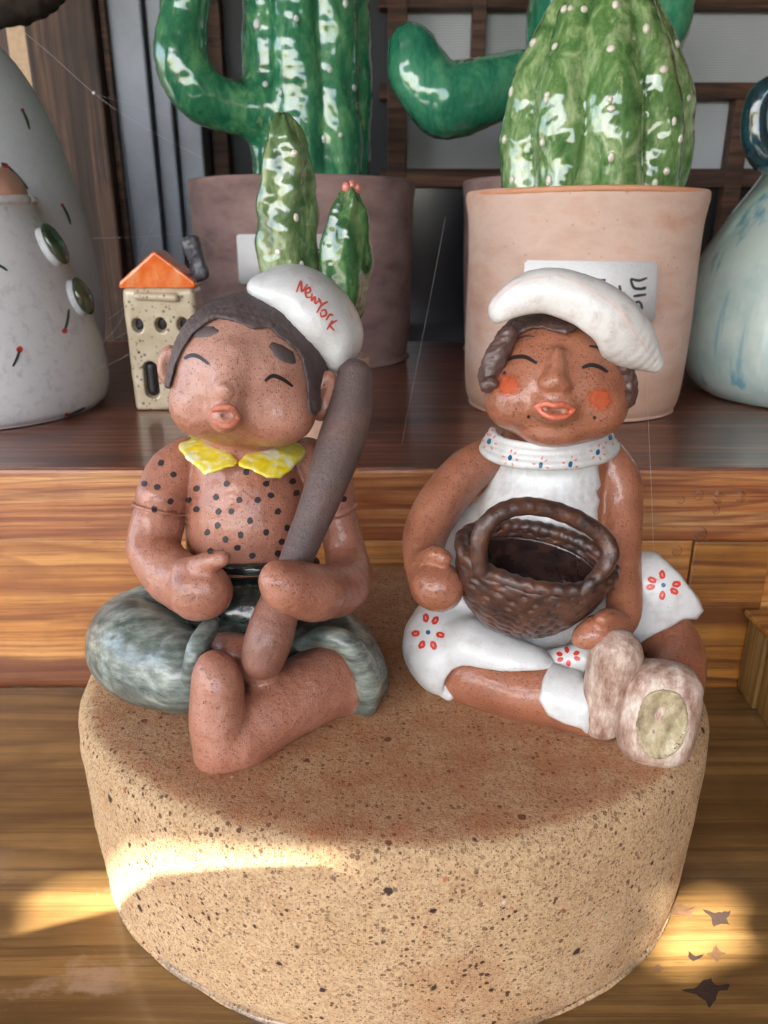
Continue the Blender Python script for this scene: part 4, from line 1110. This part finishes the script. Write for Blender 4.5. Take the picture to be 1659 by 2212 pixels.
# --- two saguaros in mauve pots
def saguaro(name, cx, Y, label, gl, mat, armpts, colr, nrib, seed, nubpts, extra=None, depth=.16, rimrow=378):
    c = np.array([at(cx, 500, Y)[0], Y, SH])
    T_ = thing(name, c, label, 'potted cactus', None)
    top = at(cx, rimrow, Y - 9.3)[2] - SH
    pot(T_, c, [(.001, 0), (8.6, 0), (9.0, .3), (9.25, 2), (9.45, top * .5), (9.6, top * .85), (9.75, top - .5), (9.7, top), (9.3, top + .02), (9.0, top - .6), (8.9, top - 1.5), (.001, top - 1.8)], MAT['mauve'], 1, 1, .006, seed)
    ops_ = [U(ribbed((c[0] + gl, Y, 0), colr, SH + top - 2, SH + top + 24, nrib, depth, lambda z: .96 + .05 * np.sin(z * 5), .1, .3), 0)]
    for ap in armpts: ops_ += chain(ap, .9)
    o = clay('cactus', ops_, .24, mat, T_, amp=.2, freq=.9, seed=seed, fine=.04)
    nubs(o, o, nubpts, .3, MAT['nubw'])
    return T_, c, o
S1, c1_, o1 = saguaro('saguaro_cactus_pot', 658, 72, 'mauve pot with green saguaro cactus whose arm bends up at the left', .6, MAT['green1'],
                  [[(600, 240, 70, 62), (520, 235, 69, 58), (440, 205, 68, 58), (400, 140, 68, 56), (396, 60, 68, 54), (405, -20, 68, 50), (415, -40, 68, 40)]], 5.3, 7, 101,
                  [(573, 182), (605, 200), (712, 150), (555, 52), (736, 292), (746, 8), (604, 308), (640, 40), (765, 190), (748, 5), (700, 300)])
pl1 = label_plate(S1, [(510, 506), (700, 506), (698, 612), (516, 614)], 72 - 9.7, None, .6)
paint('ink_stroke', [pl1], [('s', [(672, 540), (690, 540)], 7, 0), ('s', [(680, 520), (682, 560)], 7, 0)], ink, pl1, .02)
S2, c2_, o2 = saguaro('saguaro_cactus_pot', 1226, 76, 'mauve pot with blue green saguaro, mostly hidden behind the barrel cactus', .0, MAT['green2'],
                  [[(1120, 180, 74, 66), (1030, 205, 73, 70), (950, 215, 72, 72), (905, 160, 72, 66), (892, 110, 72, 56)],
                   [(1380, 120, 75, 60), (1440, 60, 75, 50), (1455, -20, 75, 46)]], 5.0, 4, 103, [], depth=.05, rimrow=376)

# --- small pot with two leaf-like cacti behind the boy
lc = np.array([at(690, 860, 42.5)[0], 42.5, SH])
L = thing('small_cactus_pot', lc, 'small beige pot of two slim glossy cacti, one with pink bud, behind boy', 'potted cactus')
pot(L, lc, [(.001, 0), (2.3, 0), (2.5, .2), (2.75, 2.5), (2.85, 4.2), (2.7, 4.3), (2.5, 3.8), (.001, 3.5)], MAT['peach'], 1, 1, .01, 5)
def leafc(pts, mat, seed, nr=5, depth=.2):
    ops_ = chain(pts, .5)
    A0 = np.array([at(a, b, y_) for a, b, y_, r_ in pts])
    def dd(V, N):
        cxs = np.interp(V[:, 2], A0[::1, 2] if A0[0, 2] < A0[-1, 2] else A0[::-1, 2], A0[:, 0] if A0[0, 2] < A0[-1, 2] else A0[::-1, 0])
        cys = np.interp(V[:, 2], A0[:, 2], A0[:, 1])
        a = np.arctan2(V[:, 1] - cys, V[:, 0] - cxs)
        return depth * (np.abs(np.cos((a + .25 * np.sin(V[:, 2] * .9)) * nr / 2)) ** 2 - .6) + .05 * np.sin(V[:, 2] * 3 + a * 3)
    return clay('cactus', ops_, .085, mat, L, amp=.07, freq=2.2, seed=seed, disp=dd)
k1 = leafc([(672, 800, 42.5, 40), (640, 700, 42.0, 60), (622, 560, 41.6, 66), (618, 430, 41.4, 62), (618, 330, 41.2, 50), (612, 265, 41.1, 18)], MAT['green4'], 7)
k2 = leafc([(700, 800, 42.0, 36), (728, 690, 41.2, 46), (742, 600, 40.8, 56), (748, 520, 40.6, 54), (752, 455, 40.5, 36), (756, 420, 40.4, 16)], MAT['green5'], 8)
nubs(k1, k1, [(640, 470), (652, 570), (692, 345 + 200), (600, 545), (636, 330)], .16, MAT['nub'])
for i, (x, y) in enumerate(((748, 405), (760, 402), (771, 407), (757, 412))):
    p = at(x, y, 40.3 + .1 * i)
    clay('pink_bud', [U(ell(p, (.22, .22, .28)), 0)], .07, MAT['pink'], k2, amp=.03)

# --- little house
hc = at_z(362, 890, SH) ; hc = np.array([hc[0], 48.6, SH])
Hs = thing('pottery_house', hc, 'small cream speckled pottery house with orange roof behind the boy', 'ornament')
Hm = rot(0, 0, 5)
def hpnt(x, y, z): return hc + Hm @ np.array([x, y, z])
w2 = 2.2; zt = SH + 7.55
body = [U(rbox(hpnt(0, 1.7, 3.75), (w2, 1.6, 3.9), .42, Hm), 0)]
front = .1
for x in (-1.45, -.05, 1.3): body.append(('-', ell(hpnt(x, front, 5.35), (.36, .9, .46), Hm), .08))
body.append(('-', rc(hpnt(-.95, front + .1, 1.25), .45, hpnt(-.95, front + .1, 2.7), .45), .08))
body += [U(rc(hpnt(-1.3, .02, 7.1), .2, hpnt(1.0, .0, 7.0), .24), .08)]
body.append(('-', plane((0, 0, SH), (0, 0, 1)), 0))
clay('wall', body, .075, MAT['cream'], Hs, amp=.03, freq=1.2, seed=3)
for x in (-1.45, -.05, 1.3): clay('window', [U(ell(hpnt(x, front + .75, 5.35), (.40, .2, .5), Hm), 0)], .07, MAT['black'], Hs, amp=0, fine=0)
clay('door', [U(rc(hpnt(-.95, front + .5, 1.25), .40, hpnt(-.95, front + .5, 2.7), .40), 0)], .07, MAT['black'], Hs, amp=0, fine=0)
gab = [U(rbox(hpnt(0, 1.7, 8.4), (2.28, 1.7, 1.6), .1, Hm), 0)]
for s_ in (-1, 1):
    nrm = Hm @ np.array([s_ * .80, 0, 1.0]); gab.append(('&', plane(hpnt(0, 1.7, 9.75), nrm), .15))
gab.append(('-', plane(hpnt(0, 0, 7.55), (0, 0, 1)), .1))
clay('roof', gab, .08, MAT['orange'], Hs, amp=.03, freq=1.2, seed=4)
clay('chimney', [U(rbox(hpnt(2.15, 2.0, 9.2), (.5, .55, 1.35), .3, rot(-14, 0, 5)), 0)], .08, MAT['chimney'], Hs, amp=.08, freq=2.5, seed=5, fine=.03)

# --- white jars at the left edge
jc = np.array([at(-48, 800, 49.5)[0], 49.5, SH])
J = thing('white_jar', jc, 'brushed white jar with two green oval buttons and tiny red buds, at the left edge', 'jar')
jp = [(.001, 0), (6.4, 0), (7.3, .2), (7.75, .8), (7.95, 2.2), (7.85, 4.2), (7.5, 6.2), (6.9, 8.6), (6.15, 11.2), (5.3, 13.4), (4.95, 14.2), (4.9, 14.8), (4.7, 15.0), (4.5, 14.6), (4.5, 13.5), (.001, 12.5)]
jp = [(r_, z_ * .84) for r_, z_ in jp]
V, F = lathe(smooth_prof(jp, 5), jc, 110, 1, 1, .008, 7)
jar = mesh_obj('pot', V, F, MAT['jar'], J)
rp = [(jc[0] + 4.8 * math.cos(a), jc[1] + 4.8 * math.sin(a), SH + 12.5 + .12 * math.sin(3 * a + 1)) for a in np.linspace(0, 2 * math.pi, 60)]
V, F = tube(rp, .27, 8); mesh_obj('jar_rim', V, F, MAT['jar'], jar)
for x, y, rr, ang in ((113, 535, 1.0, 20), (172, 645, .95, 12)):
    h = hit([jar], x - 8, y)
    if h:
        p, nn = np.array(h[0]), np.array(h[1])
        q = Vector(nn).to_track_quat('Y', 'Z').to_matrix(); Mq = np.array(q)
        clay('boss', [U(ell(p, (rr * .9, .6, rr * 1.2), Mq), 0)], .1, MAT['jar'], J, amp=.03)
        clay('button', [U(ell(p + nn * .5, (rr * .92, .42, rr * 1.25), Mq), 0)], .08, MAT['button'], J, amp=.04)
bm_ = [MAT['red'], MAT['greenink']]
for (x, y, x2, y2, rd) in ((42, 755, 27, 792, 7), (139, 715, 148, 668, 6), (145, 898, 183, 880, 7), (-10, 570, 16, 585, 0)):
    shp = [('s', [(x, y), ((x + x2) / 2 + 2, (y + y2) / 2), (x2, y2)], 6, 1)]
    if rd: shp.insert(0, ('e', x, y, rd, rd, 0, 0, 0))
    paint('painted_bud', [jar], shp, bm_, jar, .03)
clay('inner_lump', [U(E(-5, 440, 49.5, 60, 75, 2.0, 20), 0)], .15, MAT['boy'], J, amp=.05)
dc = np.array([at(-60, 700, 58)[0], 58.0, SH])
D = thing('tall_white_jar', dc, 'tall bluish white domed jar with tiny painted buds, behind the buttoned jar', 'jar')
dp = [(.001, 0), (7.5, 0), (8.3, .3), (9.1, 3), (9.35, 6), (9.1, 10), (8.4, 14), (7.3, 18), (5.6, 21.5), (3.2, 24), (1.2, 25), (.001, 25.2)]
V, F = lathe(smooth_prof(dp, 4), dc, 96, 1, 1, .008, 9)
dj = mesh_obj('pot', V, F, MAT['jar2'], D)
for (x, y, x2, y2, rd) in ((48, 238, 63, 280, 4), (12, 355, 60, 408, 0), (20, 390, 60, 408, 0), (134, 443, 152, 485, 4), (10, 360, 2, 352, 8)):
    shp = [('s', [(x, y), ((x + x2) / 2 + 2, (y + y2) / 2), (x2, y2)], 6, 1)]
    if rd: shp.insert(0, ('e', x, y, rd, rd, 0, 0, 0))
    paint('painted_bud', [dj], shp, bm_, dj, .03)

# --- celadon vase at the right edge
vc = np.array([at(1755, 800, 54)[0], 54.0, SH])
Vv = thing('celadon_vase', vc, 'pale celadon vase with blue streaks and dark teal ring handle at the right edge', 'vase')
vp = [(.001, 0), (6.2, 0), (7.6, .35), (8.7, 1.8), (9.2, 4), (9.1, 6.5), (8.3, 9.2), (6.9, 11.8), (5.4, 14), (4.5, 16), (4.2, 17.4), (4.4, 19), (4.6, 20), (4.3, 20), (.001, 19)]
V, F = lathe(smooth_prof(vp, 5), vc, 110, 1, 1, .003, 11)
mesh_obj('pot', V, F, MAT['vase'], Vv)
hpz = [(1690, 335, 50, 36), (1655, 335, 49.6, 34), (1634, 305, 49.4, 30), (1630, 255, 49.4, 28), (1642, 210, 49.4, 28), (1672, 190, 49.4, 30), (1715, 195, 49.4, 30)]
clay('handle', chain(hpz, .4), .15, MAT['teal'], Vv, amp=.05)

# ================================================================== what is behind the shelf
WY = 90.0
def px_box(name, x0, y0, x1, y1, Y, th, mat, parent, bev=.1):
    a, b = at(x0, y1, Y), at(x1, y0, Y)
    return box(name, (a[0], Y, a[2]), (b[0], Y + th, b[2]), mat, parent, bev=bev)
z0, z1 = SH - 2.5, 75.0
def xat(px, py, Y): return at(px, py, Y)[0]
pst = thing('wooden_post', (xat(150, 400, 84), 84, SH - .02), 'weathered dark wooden post at the left of the window', 'post')
box('post', (xat(50, 60, 82), 82, SH - .02), (xat(205, 60, 82), 90, z1), MAT['wood_post'], pst, bev=.3)
box('post_strip', (xat(207, 60, 82), 83.2, SH - .02), (xat(222, 60, 82), 90, z1), MAT['wood_muntin'], pst, bev=.2)
wf = thing('window_frame', (0, WY, SH), 'grey aluminium window frame with brown bars and mesh panes behind the cacti', 'window')
for a, b, dy in ((222, 308, 0), (311, 352, .8), (355, 412, 1.6)):
    box('jamb', (xat(a, 60, 84), 84 + dy, SH - .02), (xat(b, 60, 84), WY, z1), MAT['metal'], wf, bev=.2)
xs = [xat(412, 60, WY), xat(840, 300, WY), xat(1010, 50, WY), xat(1500, 300, WY), 62]
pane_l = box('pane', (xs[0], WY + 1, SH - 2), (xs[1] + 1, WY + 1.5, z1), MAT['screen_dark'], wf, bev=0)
zmid = at(1200, 198, WY)[2]; zlow = at(1200, 385, WY)[2]; ztop = at(1200, 6, WY)[2]
for (za, zb_) in ((zlow, zmid), (zmid, ztop), (ztop, z1)):
    box('pane', (xs[1] + 1.05, WY + 1, za), (62, WY + 1.5, zb_ - .02), MAT['screen'], wf, bev=0)
box('lower_panel', (xs[0], WY + .4, SH - 2), (62, WY + .95, zlow - .1), MAT['glass_dark'], wf, bev=0)
def hbar(zc, hgt, xa, xb, dy=0): box('window_bar', (xa, WY - .8 + dy, zc - hgt), (xb, WY + .9, zc + hgt), MAT['wood_muntin'], wf, bev=.1)
hbar(zmid, .75, xs[1] - 1, 62); hbar(zlow, .9, xs[1] - 1, 62); hbar(ztop, .6, xs[1] - 1, 62); hbar(at(1200, -170, WY)[2], .7, xs[1] - 1, 62)
def vbar(px, w, za, zb_): 
    x = xat(px, 300, WY); box('window_bar', (x - w, WY - .95, za), (x + w, WY + .88, zb_), MAT['wood_muntin'], wf, bev=.1)
vbar(857, 1.0, SH - 2, z1); vbar(1025, .7, zmid + .76, z1); vbar(478, .8, SH - 2, z1); vbar(1590, .9, SH - 2, zmid - .76)
stl = thing('side_boards', (xat(0, 60, 86), 88, SH), 'beige and plum upright boards at the far left behind the jars', 'boards')
box('beige_board', (xat(12, 60, 88), 88, SH - .02), (xat(60, 60, 88), 90, z1), MAT['wood_beige'], stl, bev=.1)
box('plum_board', (xat(-200, 60, 88), 88.6, SH - .02), (xat(11, 60, 88), 90, z1), MAT['wood_dark'], stl, bev=.1)
# driftwood at the top left corner
br = clay('driftwood', chain([(-80, 10, 60, 55), (20, 0, 60, 45), (80, -10, 60, 36), (140, -40, 60, 22)], .6), .16, MAT['bark'], None, base=at(20, 0, 60), amp=.3, freq=1.0, seed=12, fine=.12)
props(br, 'dark rough driftwood end poking in at the top left corner', 'driftwood')
# cobweb
cw = thing('cobweb', at(210, 200, 46), 'fine pale cobweb threads strung across the left background', 'cobweb')
def strand(pts, r, par, name='thread'):
    P = spline([at(*p) for p in pts], 5); V, F = tube(P, r, 5); return mesh_obj(name, V, F, MAT['web'], par)
strand([(40, 60, 44), (110, 118, 45), (205, 203, 46), (300, 268, 47), (445, 345, 49)], .008, cw)
for p in ([(205, 203, 46), (330, 240, 47), (400, 262, 48)], [(215, 745, 46), (262, 690, 46), (300, 560, 47), (352, 440, 48)], [(190, 515, 46), (300, 512, 47), (420, 505, 48), (470, 540, 49)], [(235, 740, 46), (330, 690, 46), (500, 630, 44)],
          [(235, 690, 46), (300, 640, 46), (420, 560, 47)], [(208, 800, 46), (270, 770, 46), (300, 745, 46)]):
    strand(p, .0035, cw)
V, F = lathe([(.001, -.1), (.08, -.05), (.1, 0), (.07, .07), (.001, .1)], at(203, 201, 45.9), 10); mesh_obj('dew_drop', V, F, MAT['web'], cw)
th = thing('cobweb_thread', at(1412, 1270, 27), 'single fine thread hanging from the beret past the girl\'s shoulder', 'cobweb')
strand([(1394, 805, 25.5), (1400, 900, 26), (1408, 1080, 26.6), (1414, 1270, 27)], .005, th)
th = thing('cobweb_thread', at(905, 740, 40), 'faint slanting thread in the gap left of the peach pot', 'cobweb')
strand([(962, 470, 40), (930, 640, 40), (885, 870, 40), (846, 1080, 40)], .0035, th)
# water drops on the front board
drops = [(1509, 1068, .30, 'second from the left in the upper row on the shelf edge'), (1551, 1075, .33, 'third from the left in the upper row on the shelf edge'), (1600, 1073, .30, 'rightmost in the upper row on the shelf edge'), (1514, 1153, .36, 'lowest and largest one on the shelf front board'),
         (1547, 1102, .22, 'small, just below the upper row on the shelf front board'), (1471, 1080, .2, 'small, leftmost in the upper row on the shelf edge'), (1462, 1190, .3, 'on the riser just under the front board joint'), (1450, 1240, .22, 'small, lowest of all on the riser')]
for i, (x, y, r_, where) in enumerate(drops):
    yy = FY - .02 if y < 1165 else FY + .1
    p = at(x, y, yy)
    V, F = lathe([(.001, -.0), (r_ * .85, .0), (r_ * .95, r_ * .08), (r_ * .75, r_ * .2), (r_ * .4, r_ * .28), (.001, r_ * .3)], (0, 0, 0), 14)
    V = np.array(V); V = np.stack([V[:, 0] * .85, -V[:, 2], V[:, 1] * 1.05], 1) + p
    F = [f[::-1] for f in F]
    d_ = mesh_obj('water_drop', V, F, MAT['water'], base=p)
    props(d_, 'clear water drop ' + where, 'water drop', 'water drops on the front board')

# ================================================================== what shades the shelf: eave, plus added unseen blockers of sun and sky
eave = props(box('eave', (-160, -40, 86), (160, 120, 90), MAT['roof'], base=(0, 50, 86), bev=0), kind='structure')
bw = props(box('back_wall', (-160, 95, -70), (160, 100, 86), MAT['roof'], base=(0, 97, -70), bev=0), kind='structure')
side_blk = props(box('added_side_block', (58, -110, -70), (62, 94, 86), MAT['roof'], base=(64, 30, -70), bev=0), kind='structure')  # added out of view to block sky light from the right
low_blk = props(box('added_low_block', (-420, -330, -70), (420, -300, 45), MAT['low_block'], base=(0, -315, -70), bev=0), kind='structure')  # unseen blocker, added to cut off the low front sky
props(box('added_sky_block', (-14, -125, 86), (160, -40.1, 90), MAT['roof'], base=(73, -80, 86), bev=0), kind='structure')  # unseen cover added to shut out the front-right sky
wb_ = thing('wet_bead', (-14, FY - .1, 0), 'thin wet bead along the joint of floor and riser at the left', 'water')
P = [(-20 + i * .5, FY - .15 + .03 * math.sin(i * 2.1), .02) for i in range(22)]
V, F = tube(P, [.05 + .03 * math.sin(i * 1.7) for i in range(22)], 6)
mesh_obj('bead', V, F, MAT['water'], wb_)
S = np.array(SUN_DIR)
a1 = np.cross(S, (0, 0, 1.0)); a1 /= np.linalg.norm(a1); a2 = np.cross(a1, S)
def sunuv(p): p = np.asarray(p, float); return np.array([p @ a1, p @ a2])
def sheet_with_holes(name, dist, lo, hi, holes, mat, label):
    """an added sheet square to the sun at dist, its openings shape sun patches"""
    import bmesh
    bm = bmesh.new()
    def addloop(pts):
        vs = [bm.verts.new((a1 * u + a2 * v + S * dist).tolist()) for u, v in pts]
        return [bm.edges.new((vs[i], vs[(i + 1) % len(vs)])) for i in range(len(vs))]
    es = addloop([(lo[0], lo[1]), (hi[0], lo[1]), (hi[0], hi[1]), (lo[0], hi[1])])
    for h_ in holes: es += addloop(h_)
    bmesh.ops.triangle_fill(bm, edges=es, use_beauty=True)
    ext = bmesh.ops.extrude_face_region(bm, geom=list(bm.faces))
    for v in ext['geom']:
        if isinstance(v, bmesh.types.BMVert): v.co += Vector((S * .3).tolist())
    bm.verts.index_update()
    V = [tuple(v.co) for v in bm.verts]; F = [[v.index for v in f.verts] for f in bm.faces]; bm.free()
    o = mesh_obj(name, V, F, mat, base=(a1 * (lo[0] + hi[0]) / 2 + a2 * lo[1] + S * dist), smooth=False)
    return o
def ped_pt(px, py):
    h = hit([drum, floor_o], px, py); return np.array(h[0])
hole1 = [sunuv(ped_pt(x, y)) for x, y in ((60, 1935), (150, 1908), (236, 1896), (300, 1842), (420, 1846), (560, 1862), (760, 1874), (620, 1925), (380, 1945), (245, 2030), (60, 2070))]
hole2 = [sunuv(at_z(x, y, 0)) for x, y in ((1430, 1965), (1480, 1945), (1530, 1925), (1605, 1945), (1585, 1990), (1615, 2050), (1550, 2065), (1480, 2098), (1395, 2065), (1450, 2015))]
cov = np.array([sunuv(p) for p in [(x, y, 0) for x in (-26, 24) for y in (6, 36)] + [(x, y, 12) for x in (-30, 30) for y in (36, 62)] + [(x, 24, 23) for x in (-12, 12)]])
sun_sheet = sheet_with_holes('added_sun_mask', 120, cov.min(0) - 5, cov.max(0) + 5, [hole1, hole2], MAT['roof'], '')  # added unseen sheet, holes cut to form both sun patches
props(sun_sheet, kind='structure')
# added unseen strip: its edge gives the crisp lower border of the sun streak
lp = [ped_pt(x, y) for x, y in ((20, 2020), (245, 1966), (340, 1886), (700, 1873))]
uv = np.array([sunuv(p) for p in lp])
k = np.polyfit(uv[:, 0], uv[:, 1], 1)
ea = lambda u, v, d: (a1 * u + a2 * v + S * d)
uvs = uv[np.argsort(uv[:, 0])]
u0, u1 = uvs[0, 0] - 4, uvs[-1, 0] + 4
us = [u0] + list(uvs[:, 0]) + [u1]
V, F = [], []
n_ = len(us)
for d_ in (24.0, 24.8):
    for dv in (0, -6):
        for u in us: V.append(ea(u, np.interp(u, uvs[:, 0], uvs[:, 1]) + dv, d_))
for i in range(n_ - 1):
    for a_, b_ in ((0, 1), (1, 3), (3, 2), (2, 0)):
        F.append([a_ * n_ + i, a_ * n_ + i + 1, b_ * n_ + i + 1, b_ * n_ + i])
edge_strip = mesh_obj('added_sun_edge', V, F, MAT['roof'], base=V[n_], smooth=False)
props(edge_strip, kind='structure')
print('UV', uv)
